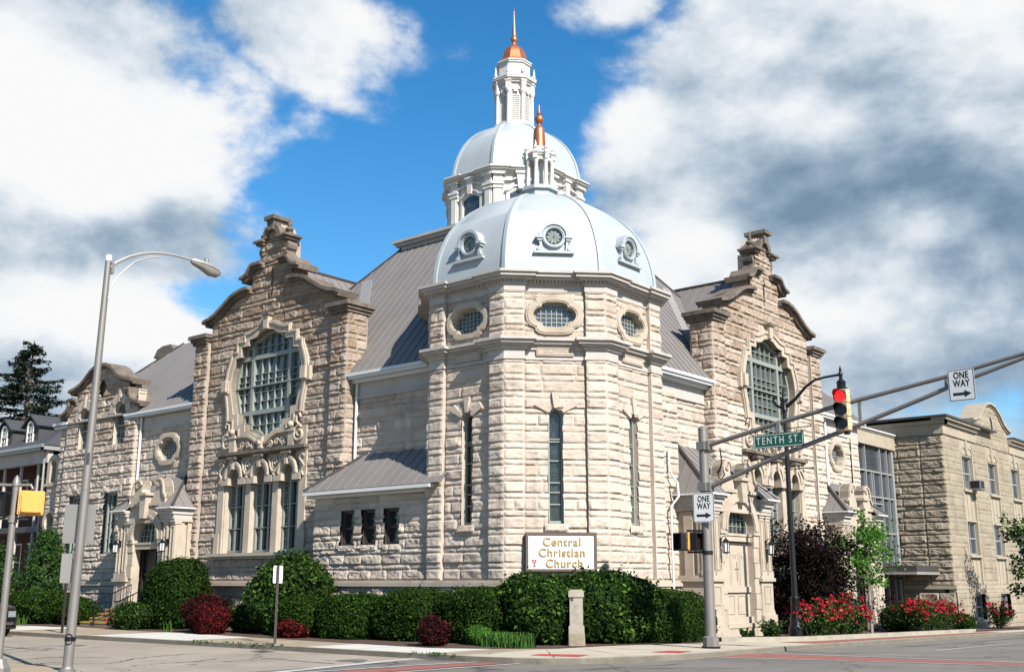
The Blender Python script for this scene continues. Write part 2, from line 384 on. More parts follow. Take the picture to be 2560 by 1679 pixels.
    def build(s, name, m, parent=None, smooth=False, base=None, sharp=35):
        bm = bmesh.new(); vs = [bm.verts.new(v) for v in s.v]
        for f in s.f:
            try: bm.faces.new([vs[i] for i in f])
            except ValueError: pass
        bmesh.ops.recalc_face_normals(bm, faces=bm.faces)
        bm.verts.index_update()
        V = [v.co[:] for v in bm.verts]; F = [[v.index for v in f.verts] for f in bm.faces]; bm.free()
        return raw(name, V, F, m, parent, smooth, base=base, sharp=sharp)

# ---- 2-D helpers
def mirror(half):            # half outline listed from top centre round to bottom centre on the +a side
    return half+[(-a, z) for a, z in half[::-1] if abs(a) > 1e-6]
def shift(poly, a, z=0): return [(p[0]+a, p[1]+z) for p in poly]
def scale_poly(poly, c, d):  # pull every point towards the centre by about d
    o = []
    for a, z in poly:
        dx, dz = a-c[0], z-c[1]; l = math.hypot(dx, dz); k = max(0.02, (l-d)/l); o.append((c[0]+dx*k, c[1]+dz*k))
    return o
def pip(poly, A, Z):
    A = np.asarray(A); Z = np.asarray(Z); r = np.zeros(A.shape, bool); n = len(poly)
    for i in range(n):
        a0, z0 = poly[i]; a1, z1 = poly[(i+1) % n]
        if z0 == z1: continue
        c = ((z0 > Z) != (z1 > Z)) & (A < (a1-a0)*(Z-z0)/(z1-z0)+a0); r ^= c
    return r
def spans(poly, val, axis):  # stretches of the line a=val (axis 0) or z=val (axis 1) lying inside a polygon
    t = []; n = len(poly)
    for i in range(n):
        p, q = poly[i], poly[(i+1) % n]
        if (p[axis] > val) != (q[axis] > val):
            k = (val-p[axis])/(q[axis]-p[axis]); t.append(p[1-axis]+k*(q[1-axis]-p[1-axis]))
    t.sort(); return list(zip(t[::2], t[1::2]))
def bars(mb, fr, poly, vs=(), hs=(), t=.04, w0=-.2, w1=-.12, vr=None, hr=None):
    for v in vs:
        for a, b in spans(poly, v, 0):
            if vr: a, b = max(a, vr[0]), min(b, vr[1])
            if b-a > .02: mb.box(fr, v-t/2, v+t/2, w0, w1, a, b)
    for h in hs:
        for a, b in spans(poly, h, 1):
            if hr: a, b = max(a, hr[0]), min(b, hr[1])
            if b-a > .02: mb.box(fr, a, b, w0, w1-.004, h-t/2, h+t/2)
def arch(a, z, r, n=12, t0=0.0, t1=math.pi): return [(a+r*math.cos(t0+(t1-t0)*k/n), z+r*math.sin(t0+(t1-t0)*k/n)) for k in range(n+1)]
def lancet(a, z0, zs, r, k=1.25):     # a round-headed opening, a little stilted
    return [(a-r, z0), (a+r, z0)]+[(a+r*math.cos(math.pi*i/12), zs+k*r*math.sin(math.pi*i/12)) for i in range(13)]
def spiral(fr, a, z, r, turns, w, sgn=1, t0=0.0, n=26):
    return [fr.p(a+sgn*r*(1-.88*i/n)*math.cos(t0+turns*2*math.pi*i/n), w, z+r*(1-.88*i/n)*math.sin(t0+turns*2*math.pi*i/n)) for i in range(n+1)]

# ---- rock-faced stonework: every stone is a bulged, chiselled little grid with its own tone
_rs = np.random.RandomState(7)
def _tile(n, cells):
    g = _rs.rand(cells, cells); x = np.arange(n)/n*cells; i = x.astype(int); f = x-i; f = f*f*(3-2*f); j = (i+1) % cells
    a = g[np.ix_(i, i)]*(1-f)[None]+g[np.ix_(i, j)]*f[None]; b = g[np.ix_(j, i)]*(1-f)[None]+g[np.ix_(j, j)]*f[None]
    return a*(1-f)[:, None]+b*f[:, None]
NT = 1024
NOISE = sum(_tile(NT, c)*k for c, k in ((32, .40), (64, .28), (128, .20), (256, .12)))
NOISE = (NOISE-NOISE.mean())/NOISE.std()
COURSES = [1.775]; _k = 0
_rr = random.Random(4)
while COURSES[-1] < 18:
    COURSES.append(round(COURSES[-1]+(.35 if _k % 2 == 0 else .18)+_rr.uniform(-.02, .02), 3)); _k += 1
class Wall:
    def __init__(s): s.V = []; s.F = []; s.C = []; s.n = 0; s.extra = MB()
    def ashlar(s, fr, a0, a1, z0, z1, inside=None, w=0.0, dep=.065, seed=1, lens=(.7, 1.35), cell=.062, tone=(.35, 1.0), brown=lambda a, z: 0.0, zs=None, flip=False, end=0):
        rng = np.random.RandomState(seed); zs = zs or COURSES
        zz = [z0]+[z for z in zs if z0+.05 < z < z1-.05]+[z1]
        for ci in range(len(zz)-1):
            za, zb = zz[ci], zz[ci+1]; h = zb-za; tall = h > .26
            cuts = [a0]; x = a0+(rng.uniform(*lens)*rng.uniform(.35, 1) if not end else end)
            while x < a1-.28:
                cuts.append(x); x += rng.uniform(*lens)*(1.0 if tall else 1.15)
            cuts.append(a1)
            for bi in range(len(cuts)-1):
                xa, xb = cuts[bi], cuts[bi+1]; ln = xb-xa
                nu = max(3, int(ln/cell)); nz = max(3, int(h/(cell*.75)))
                def ax(lo, hi, n):
                    e = min(.016, (hi-lo)*.1); return np.concatenate([[lo, lo+e], np.linspace(lo+e, hi-e, n+1)[1:-1], [hi-e, hi]])
                u = ax(xa, xb, nu); v = ax(za, zb, nz); U, Z = np.meshgrid(u, v)
                if inside is not None:
                    uc = (u[:-1]+u[1:])/2; vc = (v[:-1]+v[1:])/2; UC, ZC = np.meshgrid(uc, vc); ok = inside(UC, ZC)
                    if not ok.any(): continue
                else: ok = None
                du = np.minimum(U-xa, xb-U); dz = np.minimum(Z-za, zb-Z); e = np.clip((dz-.009)/(.040 if tall else .030), 0, 1)*np.clip((du-.010)/.026, 0, 1); e = e*(2-e)
                ox, oz = rng.randint(0, NT, 2)
                ns = NOISE[(oz+np.round(Z/.0105)).astype(int) % NT, (ox+np.round(U/.0155)).astype(int) % NT]
                s_ = (U-xa)/ln-.5; t_ = (Z-za)/h-.5
                d = dep*.80*rng.uniform(.75, 1.2)*(1 if tall else .85)
                plane = 1+rng.uniform(-.3, .3)*s_+rng.uniform(.1, .9)*-t_
                hh = w+e*(d*plane+np.clip(ns, -1.6, 2.0)*d*.30)
                X = fr.o[0]+fr.u[0]*U+fr.n[0]*hh; Y = fr.o[1]+fr.u[1]*U+fr.n[1]*hh
                idx = np.arange(U.size).reshape(U.shape)+s.n
                q = np.stack([idx[:-1, :-1], idx[:-1, 1:], idx[1:, 1:], idx[1:, :-1]], -1)
                q = q[ok] if ok is not None else q.reshape(-1, 4)
                if flip: q = q[:, ::-1]
                s.V.append(np.stack([X, Y, Z], -1).reshape(-1, 3)); s.F.append(q); s.n += U.size
                tn = rng.uniform(*tone); br = min(1.0, max(0.0, brown((xa+xb)/2, (za+zb)/2)+rng.uniform(-.25, .25)*(brown((xa+xb)/2, (za+zb)/2) > 0)))
                if brown((xa+xb)/2, (za+zb)/2) > .15 and rng.rand() < .15: br = min(1, br+.5)
                c = np.empty((U.size, 3)); c[:, 0] = tn; c[:, 1] = br; c[:, 2] = rng.rand()
                m = (e.ravel() < .05); c[m, 0] = .9; c[m, 1] *= .4
                s.C.append(c)
        return s
    def build(s, name, m, parent, base=None):
        V = np.concatenate(s.V) if s.V else np.zeros((0, 3)); F = [f for q in s.F for f in q.tolist()]; C = np.concatenate(s.C) if s.C else np.zeros((0, 3))
        if s.extra.v:
            n = len(V); V = np.concatenate([V, np.array(s.extra.v)]); F += [[i+n for i in f] for f in s.extra.f]
            e = np.zeros((len(s.extra.v), 3)); e[:, 0] = .6; C = np.concatenate([C, e])
        return raw(name, V, F, m, parent, cols=C, base=base)
# ---- standing-seam roofs
def roof_face(mb, pts, sp=.42, th=.05, rib=(.028, .024)):
    P = [Vector(p) for p in pts]; n = Vector((0, 0, 0))
    for i in range(len(P)): n += (P[i]-P[0]).cross(P[(i+1) % len(P)]-P[0])
    n.normalize()
    if n.z < 0: n = -n
    h = Vector((0, 0, 1)).cross(n)
    h = h.normalized() if h.length > 1e-4 else Vector((1, 0, 0))
    sv = n.cross(h).normalized(); o = P[0]
    k = len(P); mb.add(P+[p-n*th for p in P], [tuple(range(k)), tuple(range(2*k-1, k-1, -1))]+[(i, (i+1) % k, k+(i+1) % k, k+i) for i in range(k)])
    if not sp: return mb
    poly = [((p-o).dot(h), (p-o).dot(sv)) for p in P]; lo = min(p[0] for p in poly); hi = max(p[0] for p in poly)
    a = lo+sp*.5
    while a < hi-.05:
        for t0, t1 in spans(poly, a, 0):
            if t1-t0 > .1:
                c = [o+h*(a+da)+sv*t+n*dn for t in (t0, t1) for da in (-rib[0]/2, rib[0]/2) for dn in (-.005, rib[1])]
                mb.add(c, [(0, 1, 3, 2), (4, 6, 7, 5), (0, 4, 5, 1), (2, 3, 7, 6), (1, 5, 7, 3), (0, 2, 6, 4)])
        a += sp
    return mb
# ---- lettering
def text_mesh(name, s, size, fr, a, z, w, m, parent, depth=.006, bold=0.0, align='CENTER', sx=1.0, spacing=1.0, lead=1.0):
    cu = bpy.data.curves.new(name, 'FONT'); cu.body = s; cu.size = size; cu.align_x = align; cu.align_y = 'CENTER'; cu.extrude = depth; cu.offset = bold; cu.space_character = spacing; cu.space_line = lead
    ob = bpy.data.objects.new(name, cu); COL.objects.link(ob)
    dg = bpy.context.evaluated_depsgraph_get(); dg.update()
    me = bpy.data.meshes.new_from_object(ob.evaluated_get(dg)); bpy.data.objects.remove(ob)
    V = [v.co.copy() for v in me.vertices]; F = [list(p.vertices) for p in me.polygons]
    # text reads left to right as the viewer sees it
    ref = Vector((fr.n[0], fr.n[1], 0)); right = Vector((0, 0, 1)).cross(ref)
    sg = 1.0 if right.x*fr.u[0]+right.y*fr.u[1] > 0 else -1.0
    return raw(name, [fr.p(a+sg*v.x*sx, w+v.z, z+v.y) for v in V], F, m, parent)
# ---- foliage
def leaf_arrays(P, Nn, size, rng, aspect=.55, jitter=.8):
    n = len(P); Nn = Nn+rng.normal(0, jitter, (n, 3)); Nn /= np.linalg.norm(Nn, axis=1)[:, None]+1e-9
    t = np.cross(Nn, rng.normal(0, 1, (n, 3))); t /= np.linalg.norm(t, axis=1)[:, None]+1e-9; b = np.cross(Nn, t)
    s = size*rng.uniform(.6, 1.25, (n, 1)); bend = Nn*s*.18
    V = np.stack([P-t*s, P+b*s*aspect-bend*.4, P+t*s-bend, P-b*s*aspect-bend*.4], 1).reshape(-1, 3)
    F = np.arange(4*n).reshape(n, 4)
    c = np.repeat(np.stack([rng.rand(n), rng.rand(n), rng.rand(n)], 1), 4, 0)
    return V, F, c
def super_dirs(rng, n, e):
    d = rng.normal(0, 1, (n, 3)); d /= np.linalg.norm(d, axis=1)[:, None]
    r = (np.abs(d)**e).sum(1)**(-1/e); return d*r[:, None], d
def lump(d, seed, amp):
    rg = np.random.RandomState(seed); o = np.ones(len(d))
    for f, k in ((2.2, 1.0), (4.5, .6), (9, .4)):
        w = rg.normal(0, f, (4, 3)); ph = rg.uniform(0, 6.28, 4); o += amp*k*np.sin(d@w.T+ph).mean(1)
    return o
def bush_arrays(c, rad, n, size, seed, e=2.2, rot=0.0, amp=.10, depth=.20, core=True, zcut=-.85, jitter=.75, stray=.05):
    rng = np.random.RandomState(seed); q, d = super_dirs(rng, int(n*1.25), e); keep = q[:, 2] > zcut; q, d = q[keep][:n], d[keep][:n]
    k = lump(d, seed, amp)*(1-depth*rng.rand(len(q))**2); st = rng.rand(len(q)) < stray; k = np.where(st, k*(1.02+.09*rng.rand(len(q))), k); q = q*k[:, None]*np.array(rad)
    nn = d/np.array(rad); nn /= np.linalg.norm(nn, axis=1)[:, None]; nn[:, 2] += .25
    V, F, C = leaf_arrays(q, nn, size, rng, jitter=jitter)
    if core:
        nu, nv = 26, 14; th = np.linspace(0, 2*np.pi, nu, endpoint=False); ph = np.linspace(.02, np.pi-.02, nv)
        D = np.array([[math.sin(p)*math.cos(t), math.sin(p)*math.sin(t), math.cos(p)] for p in ph for t in th])
        r = (np.abs(D)**e).sum(1)**(-1/e)*lump(D, seed, amp)*.86; Q = D*r[:, None]*np.array(rad); Q[:, 2] = np.maximum(Q[:, 2], zcut*rad[2])
        f = np.array([[i*nu+j, i*nu+(j+1) % nu, (i+1)*nu+(j+1) % nu, (i+1)*nu+j] for i in range(nv-1) for j in range(nu)])
        F = np.concatenate([F, f+len(V)]); V = np.concatenate([V, Q]); cc = np.zeros((len(Q), 3)); cc[:, 0] = .1; C = np.concatenate([C, cc])  # opaque core added to block light; inner shade put into its dark tone
    if rot:
        co, si = math.cos(rot), math.sin(rot); V = V@np.array([[co, si, 0], [-si, co, 0], [0, 0, 1]])
    return V+np.array(c), F, C
def merge(*parts):
    V, F, C, n = [], [], [], 0
    for v, f, c in parts: V.append(v); F.append(f+n); C.append(c); n += len(v)
    return np.concatenate(V), np.concatenate(F), np.concatenate(C)
def plant_obj(name, arr, m, parent=None, base=None): return raw(name, arr[0], arr[1].tolist(), m, parent, cols=arr[2], base=base)
# ================================================================ the church
church = thing('church', 'pale rock-faced limestone church with curved gables, a corner tower and two domes', 'church', (0, 0, 0))
UC, HALF = 14.54, 4.86
def gable_brown(a, z): return max(0.0, min(.7, (z-7.2)/7.2))
def side_brown(a, z): return max(0.0, min(.5, (z-6.5)/8))

def quarter(q, a, z, sx=1, sz=1):
    h = q+[(x, -y) for x, y in q[-2::-1]]
    return [(a+x*sx, z+y*sz) for x, y in mirror(h)]
Q_OUT = [(0, .66), (.35, .645), (.52, .60), (.62, .52), (.63, .43), (.80, .36), (.91, .2), (.95, 0)]
Q_IN = [(0, .43), (.25, .42), (.38, .37), (.42, .33), (.43, .26), (.55, .23), (.66, .13), (.70, 0)]
def quatrefoil(fr, a, z, parent, sx=1, sz=1, w=0.0, nv=7, nh=5, label=None):
    """round-sided stone window with a lattice of bars"""
    out, inn = quarter(Q_OUT, a, z, sx, sz), quarter(Q_IN, a, z, sx, sz)
    g = MB().prism(fr, inn, w-.24, w-.19).build('window', 'glass', parent)
    MB().ring(fr, out, inn, w-.3, w+.10).ring(fr, scale_poly(out, (a, z), .06), scale_poly(inn, (a, z), -.05), w-.1, w+.125).build('surround', 'trim', g)
    m = MB().ring(fr, inn, scale_poly(inn, (a, z), .07), w-.23, w-.12)
    ins = scale_poly(inn, (a, z), .03)
    bars(m, fr, ins, [a+(i-(nv-1)/2)*1.36*sx/nv for i in range(nv)], [z+(i-(nh-1)/2)*.84*sz/nh for i in range(nh)], .026, w-.19, w-.15)
    m.build('frame', 'sash', g)
    return out

# -- outline of a big curved gable, measured from its middle line
BIG = [(4.32, 12.56), (4.18, 12.62), (3.85, 12.68), (3.45, 12.83), (3.0, 13.08), (2.55, 13.35), (2.15, 13.52), (1.7, 13.61), (1.26, 13.62)]
SMALL = [(1.86, 14.10), (1.66, 14.12), (1.46, 14.20), (1.33, 14.36), (1.21, 14.52), (1.02, 14.575), (.50, 14.57)]
G_HALF = [(0, 16.12), (.3, 16.06), (.46, 15.8), (.48, 15.32), (.76, 15.32), (.78, 14.48), (1.0, 14.46), (1.12, 14.4), (1.24, 14.2), (1.30, 14.05), (1.30, 13.5), (1.7, 13.5), (2.15, 13.41), (2.55, 13.24), (3.0, 12.97), (3.45, 12.72), (3.85, 12.57), (3.93, 12.5), (3.93, 1.775)]
W_OUT = [(0, 12.02), (.45, 11.97), (.9, 11.79), (1.2, 11.715), (1.45, 11.715), (1.46, 11.42), (1.95, 11.41), (1.96, 11.0), (2.30, 10.97), (2.33, 10.75), (2.55, 10.2), (2.63, 9.75), (2.62, 9.3), (2.45, 8.6), (2.38, 8.07), (2.03, 8.06), (2.02, 7.66), (1.58, 7.64), (1.56, 7.33), (.95, 7.31), (.6, 7.18), (.32, 7.0), (0, 6.92)]
W_IN = [(0, 11.66), (.38, 11.60), (.72, 11.42), (.98, 11.37), (1.17, 11.37), (1.18, 11.12), (1.64, 11.11), (1.65, 10.70), (1.99, 10.66), (2.01, 10.55), (2.18, 10.1), (2.26, 9.72), (2.25, 9.35), (2.08, 8.75), (1.98, 8.36), (1.66, 8.35), (1.65, 7.9), (1.17, 7.89), (1.16, 7.6), (.85, 7.58), (.6, 7.48), (.35, 7.34), (0, 7.24)]
def gable_front(fr, seed, stone):
    w0 = Wall()
    outl = shift(mirror(G_HALF), UC); hole = shift(mirror([(a*.97, z) for a, z in W_OUT]), UC)
    c = UC
    def inside(A, Z):
        r = pip(outl, A, Z) & ~pip(hole, A, Z) & ~((abs(A-c) < 2.68) & (Z > 2.82) & (Z < 6.72)) & ~((abs(A-c+.05) < .05) & (Z > 13.1) & (Z < 14.34))
        return r
    w0.ashlar(fr, c-3.93, c+3.93, 1.775, 16.1, inside, 0, .072, seed, brown=gable_brown, lens=(.7, 1.5))
    for s in (-1, 1):
        a0, a1 = sorted((c+s*HALF, c+s*3.93))
        w0.ashlar(fr, a0, a1, 1.775, 11.6, None, .15, .078, seed+s*11+20, brown=gable_brown, lens=(.5, .95))
        w0.extra.box(fr, a0+.015, a1-.015, -.85, .145, 1.7, 11.6)
    w0.ashlar(fr.side(c-HALF, .15, -1), 0, .95, 8.6, 11.6, None, 0, .06, seed+77, brown=gable_brown, lens=(.4, .8))
    w0.ashlar(fr.side(c-HALF, .15, -1), 0, .52, 1.775, 8.6, None, 0, .06, seed+78, brown=gable_brown, lens=(.4, .8))
    w0.ashlar(fr, c-HALF, c+HALF, -.7, 1.575, None, .06, .10, seed+90, lens=(.5, 1.1), zs=[-.25, .25, .72, 1.15], tone=(.0, .6))
    w0.extra.prism(fr, [p for p in outl if p[1] > 12.05 or False]+[(c-3.9, 12.05), (c+3.9, 12.05)] if False else shift(mirror(G_HALF[:-1]+[(3.93, 12.1)]), c), -.75, -.05)
    wall = w0.build('gable_wall', stone, church)
    t = MB()
    for s in (-1, 1):
        for L_, th in ((BIG, .13), (SMALL, .12)):
            pts = [(c+s*a, z) for a, z in L_]
            t.ribbon(fr, pts, th, -.85, .34); t.ribbon(fr, pts, .12, -.8, .17, drop=th)
        a0, a1 = sorted((c+s*3.82, c+s*(HALF+.24)))
        m = (.06 if s < 0 else 0)
        t.box(fr, a0, a1, -1.05, .42, 11.84, 12.0); t.box(fr, a0+.08, a1-.08, -1.0, .33, 11.72, 11.838); t.box(fr, a0+.15, a1-.15, -.95, .26, 11.6, 11.718)
        t.box(fr, *sorted((c+s*.44, c+s*1.06)), -.6, .30, 15.41, 15.5); t.box(fr, *sorted((c+s*.5, c+s*.96)), -.55, .2, 15.3, 15.408)
        t.prism(fr, [(c+s*a, z) for a, z in ((.74, 15.28), (.90, 15.22), (.96, 15.08), (.93, 14.93), (.84, 14.84), (.88, 14.72), (1.0, 14.60), (.74, 14.60))], -.45, .02)
        q = fr.p(c+s*.80, -.12, 0)
        t.lathe([(.14, 15.5), (.12, 15.58), (.08, 15.62), (.17, 15.72), (.17, 15.79), (.07, 15.86), (.10, 15.93), (.06, 15.98), (.05, 16.12), (.01, 16.24)], q, 10)
    t.ring(fr, arch(c, 15.52, .56, 14), arch(c, 15.52, .33, 14), -.55, .19, False)
    t.prism(fr, [(c-.16, 15.82), (c+.16, 15.82), (c+.24, 16.24), (c-.24, 16.24)], -.5, .26); t.box(fr, c-.32, c+.32, -.62, .36, 16.24, 16.40)
    t.build('gable_coping', 'coping', wall)
    b = MB().box(fr, c-HALF-.08, c+HALF+.08, -.3, .31, 1.575, 1.70); b.ribbon(fr, [(c-HALF-.05, 1.775), (c+HALF+.05, 1.775)], .075, -.3, .24)
    b.build('base_moulding', 'trim', wall)
    # the big window
    inn = shift(mirror(W_IN), c); out = shift(mirror(W_OUT), c)
    g = MB().prism(fr, inn, -.36, -.30).build('window', 'glass', church)
    f = MB().ring(fr, inn, scale_poly(inn, (c, 9.45), .12), -.34, -.16)
    ins = scale_poly(inn, (c, 9.45), .05)
    bars(f, fr, ins, [c-1.17, c+1.17], [10.64, 8.37], .17, -.30, -.14)
    bars(f, fr, ins, [], [9.45], .05, -.28, -.12)
    v5 = [c+(i-1.5)*.435 for i in range(4)]
    bars(f, fr, ins, v5, [], .030, -.29, -.2)
    bars(f, fr, ins, [], [11.05, 9.95, 9.68, 9.2, 8.82, 7.86], .026, -.29, -.205)
    bars(f, fr, ins, [c-1.72, c+1.72], [], .028, -.29, -.2, vr=(8.45, 10.6))
    f.build('frame', 'sash', g)
    s_ = MB().ring(fr, out, inn, -.36, .13).ring(fr, scale_poly(out, (c, 9.45), .05), scale_poly(out, (c, 9.45), .15), 0, .185).ring(fr, scale_poly(inn, (c, 9.45), -.10), inn, -.2, .09)
    for s in (-1, 1):
        s_.box(fr, *sorted((c+s*2.32, c+s*2.80)), -.1, .20, 9.27, 9.82); s_.box(fr, *sorted((c+s*2.36, c+s*2.66)), -.1, .31, 9.33, 9.82)
        s_.tube(spiral(fr, c+s*2.28, 7.22, .33, 1.6, .15, s, 1.3), .062, 8)
        s_.box(fr, *sorted((c+s*1.98, c+s*2.66)), -.1, .10, 6.8, 7.55)
        s_.tube([fr.p(c+s*a, .16, z) for a, z in ((2.3, 7.55), (2.12, 7.72), (2.14, 7.95), (2.3, 8.0), (2.36, 7.85))], .05, 8)
        s_.box(fr, *sorted((c+s*1.68, c+s*2.02)), -.1, .20, 6.78, 7.5); s_.box(fr, *sorted((c+s*1.60, c+s*2.08)), -.1, .25, 7.36, 7.43); s_.ball(fr.p(c+s*1.84, .2, 7.62), .13)
        for k in range(3):
            s_.tube(spiral(fr, c+s*(.55+.36*k), 6.98+(.05 if k else .0), .14, 1.3, .12, s*(1 if k % 2 else -1), .5), .034, 6)
        s_.tube([fr.p(c+s*a, .12, z) for a, z in ((.36, 6.9), (.6, 6.86), (.85, 7.12), (1.05, 7.1), (1.3, 6.88), (1.5, 6.95))], .03, 6)
    s_.box(fr, c-2.66, c+2.66, -.2, .03, 6.72, 7.36)
    s_.prism(fr, [(c-.17, 12.2), (c+.17, 12.2), (c+.12, 11.66), (c-.12, 11.66)], -.1, .26)
    s_.prism(fr, [(c-.15, 7.3), (c+.15, 7.3), (c+.10, 6.84), (c-.10, 6.84)], -.1, .26); s_.ball(fr.p(c, .24, 7.05), .10)
    s_.build('surround', 'trim', g, smooth=True, sharp=30)
    k = MB().box(fr, c-.24, c+.24, 0, .33, 12.2, 12.3); k.build('keystone_cap', 'coping', g); k = MB(); k.box(fr, c-2.78, c+2.78, -.1, .28, 6.68, 6.80); k.box(fr, c-2.73, c+2.73, -.1, .19, 6.60, 6.678)
    for a in (-1.7, 0, 1.7): k.box(fr, c+a-.26, c+a+.26, 0, .33, 6.50, 6.60)
    k.build('cornice', 'coping', g)
    # three lancets
    p = MB()
    for s in (-1, 1):
        p.box(fr, *sorted((c+s*2.34, c+s*2.72)), -.35, .10, 2.82, 6.60); p.box(fr, *sorted((c+s*2.30, c+s*2.50)), -.35, .03, 2.82, 5.6)
        p.box(fr, *sorted((c+s*2.5, c+s*2.8)), -.1, .13, 2.82, 3.6)
        p.box(fr, *sorted((c+s*.68, c+s*1.02)), -.35, .02, 2.82, 5.55)
        p.tube([fr.p(c+s*a, .13, z) for a, z in ((2.62, 5.62), (2.5, 5.8), (2.64, 6.0), (2.48, 6.18), (2.36, 6.3), (2.5, 6.46), (2.66, 6.36))], .045, 8)
        # a wreath between the hoods
        a = c+s*.85
        p.tube([fr.p(a+.15*math.cos(t), .09, 6.2+.19*math.sin(t)) for t in [2*math.pi*i/16 for i in range(17)]], .05, 8)
        p.tube([fr.p(a+x, .10, z) for x, z in ((-.34, 6.42), (-.26, 6.1), (-.1, 5.9), (.1, 5.9), (.26, 6.1), (.34, 6.42))], [.05, .06, .085, .085, .06, .05], 8); p.ball(fr.p(a, .10, 5.78), .09); p.ball(fr.p(a, .08, 6.2), .07)
    for a in (-1.68, 0, 1.68):
        x = c+a
        notch = [(x-.34, 5.5)]+[(x+.34*math.cos(math.pi*i/14), 5.72+.42*math.sin(math.pi*i/14)) for i in range(14, -1, -1)]+[(x+.34, 5.5)]
        hw = .85 if a == 0 else .84
        p.prism(fr, [(x-hw, 6.62), (x-hw, 5.5)]+notch+[(x+hw, 5.5), (x+hw, 6.62)], -.33, -.02)
        o2 = [(x+.56*math.cos(math.pi*i/14), 5.76+.66*math.sin(math.pi*i/14)) for i in range(15)]; i2 = [(x+.34*math.cos(math.pi*i/14), 5.72+.42*math.sin(math.pi*i/14)) for i in range(15)]
        p.ring(fr, o2, i2, -.1, .16, False); p.ring(fr, [(q[0], q[1]+.03) for q in o2], scale_poly(o2, (x, 5.7), .09), .1, .21, False)
        for s in (-1, 1): p.box(fr, *sorted((x+s*.33, x+s*.80)), -.1, .18, 5.50, 5.76)
        p.prism(fr, [(x-.06, 6.12), (x+.06, 6.12), (x+.10, 6.5), (x-.10, 6.5)], 0, .27)
    gl = MB(); fm = MB()
    for a in (-1.68, 0, 1.68):
        x = c+a; gl.box(fr, x-.70, x+.70, -.42, -.36, 2.85, 5.56); gl.prism(fr, lancet(x, 5.55, 5.72, .33, 1.2), -.42, -.362)
        for s in (-1, 1):
            fm.box(fr, *sorted((x+s*.16, x+s*.27)), -.38, -.22, 2.85, 5.74); fm.box(fr, *sorted((x+s*.56, x+s*.69)), -.38, -.22, 2.85, 5.56); fm.box(fr, *sorted((x+s*.40, x+s*.43)), -.36, -.28, 2.85, 5.5)
            for kz in range(9): fm.box(fr, *sorted((x+s*.27, x+s*.56)), -.36, -.30, 3.02+kz*.29, 3.06+kz*.29)
        for z in (2.85, 3.77, 4.62, 5.47): fm.box(fr, x-.66, x+.66, -.36, -.20, z, z+(.09 if z < 3 else .035))
        fm.ring(fr, arch(x, 5.7, .33, 12), arch(x, 5.7, .24, 12), -.38, -.25, False)
    gw = gl.build('lancet_window', 'glass_dark', church); fm.build('frame', 'sash', gw)
    p.build('surround', 'trim', gw, smooth=True, sharp=30)
    MB().box(fr, c-2.98, c+2.98, -.35, .34, 2.70, 2.82).box(fr, c-2.90, c+2.90, -.3, .24, 2.60, 2.698).build('sill', 'trim', gw)
    return wall
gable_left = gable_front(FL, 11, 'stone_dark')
gable_right = gable_front(FT, 57, 'stone')
for a in (16.1, 12.3): 
    MB().prism(FL, [(a-.42, .15), (a+.42, .15)]+arch(a, .75, .42, 10), .02, .18).build('basement_window', 'glass_dark', church)

# -- metal roofs
def main_roof():
    m = MB(); s = 1.22; z0 = 9.22
    def zf(d): return z0+s*(d+.1)
    c0, c1 = 5.5, 12.5
    m2 = roof_face
    m2(m, [(-.12, 3.0, zf(-.12)), (-.12, 9.93, zf(-.12)), (.55, 9.93, zf(.55)), (.55, 17.45, zf(.55)), (c0, c1, zf(c0)), (c0, c0, zf(c0)), (3.0, 3.0, zf(3.0))])
    m2(m, [(3.0, -.12, zf(-.12)), (3.0, 3.0, zf(3.0)), (c0, c0, zf(c0)), (c1, c0, zf(c0)), (17.45, .55, zf(.55)), (9.93, .55, zf(.55)), (9.93, -.12, zf(-.12))])
    m2(m, [(.55, 17.45, zf(.55)), (17.45, 17.45, zf(.55)), (c1, c1, zf(c0)), (c0, c1, zf(c0))], 0)
    m2(m, [(17.45, .55, zf(.55)), (17.45, 17.45, zf(.55)), (c1, c1, zf(c0)), (c1, c0, zf(c0))], 0)
    r = m.build('roof', 'metal_roof', church)
    for q in (0, 1):
        P = [(.35, 9.97), (4.1, 13.72), (4.1, 13.05), (.35, 9.45)]; P = [((d, y) if q == 0 else (y, d))+(zf(d)+.035,) for d, y in P]
        roof_face(MB(), P, 0, .03).build('valley_flashing', 'flashing', r)
    for a, b in (((.55, 17.45), (c0, c1)), ((17.45, .55), (c1, c0))): MB().tube([(*a, zf(.55)+.03), (*b, zf(c0)+.03)], .06, 6).build('hip_cap', 'roof_dark', r)
    return r
main_roof()
def gable_roof(fr):
    m = MB(); zr, ze = 14.5, 9.2
    for s in (-1, 1):
        P = [fr.p(UC, -.6, zr), fr.p(UC, -5.0, zr), fr.p(UC+s*4.75, -1.6 if s < 0 else -9.0, ze), fr.p(UC+s*4.75, -.6, ze)]
        roof_face(m, P, .42)
    r = m.build('roof', 'metal_roof', church)
    MB().tube([fr.p(UC, -.6, zr+.03), fr.p(UC, -6.0, zr+.03)], .07, 6).build('ridge_cap', 'roof_dark', r)
    sl = (zr-ze)/4.75; V = [(UC-4.75+t*3.95, -(.25+t*3.75)) for t in (0.06, 1.0)]
    q = [(V[0][0], V[0][1]), (V[1][0], V[1][1]), (V[1][0], V[1][1]+.75), (V[0][0], V[0][1]+.5)]
    roof_face(MB(), [fr.p(a, w, ze+(a-UC+4.75)*sl+.05) for a, w in q], 0, .03).build('valley_flashing', 'metal_roof', r)
gable_roof(FL); gable_roof(FT)

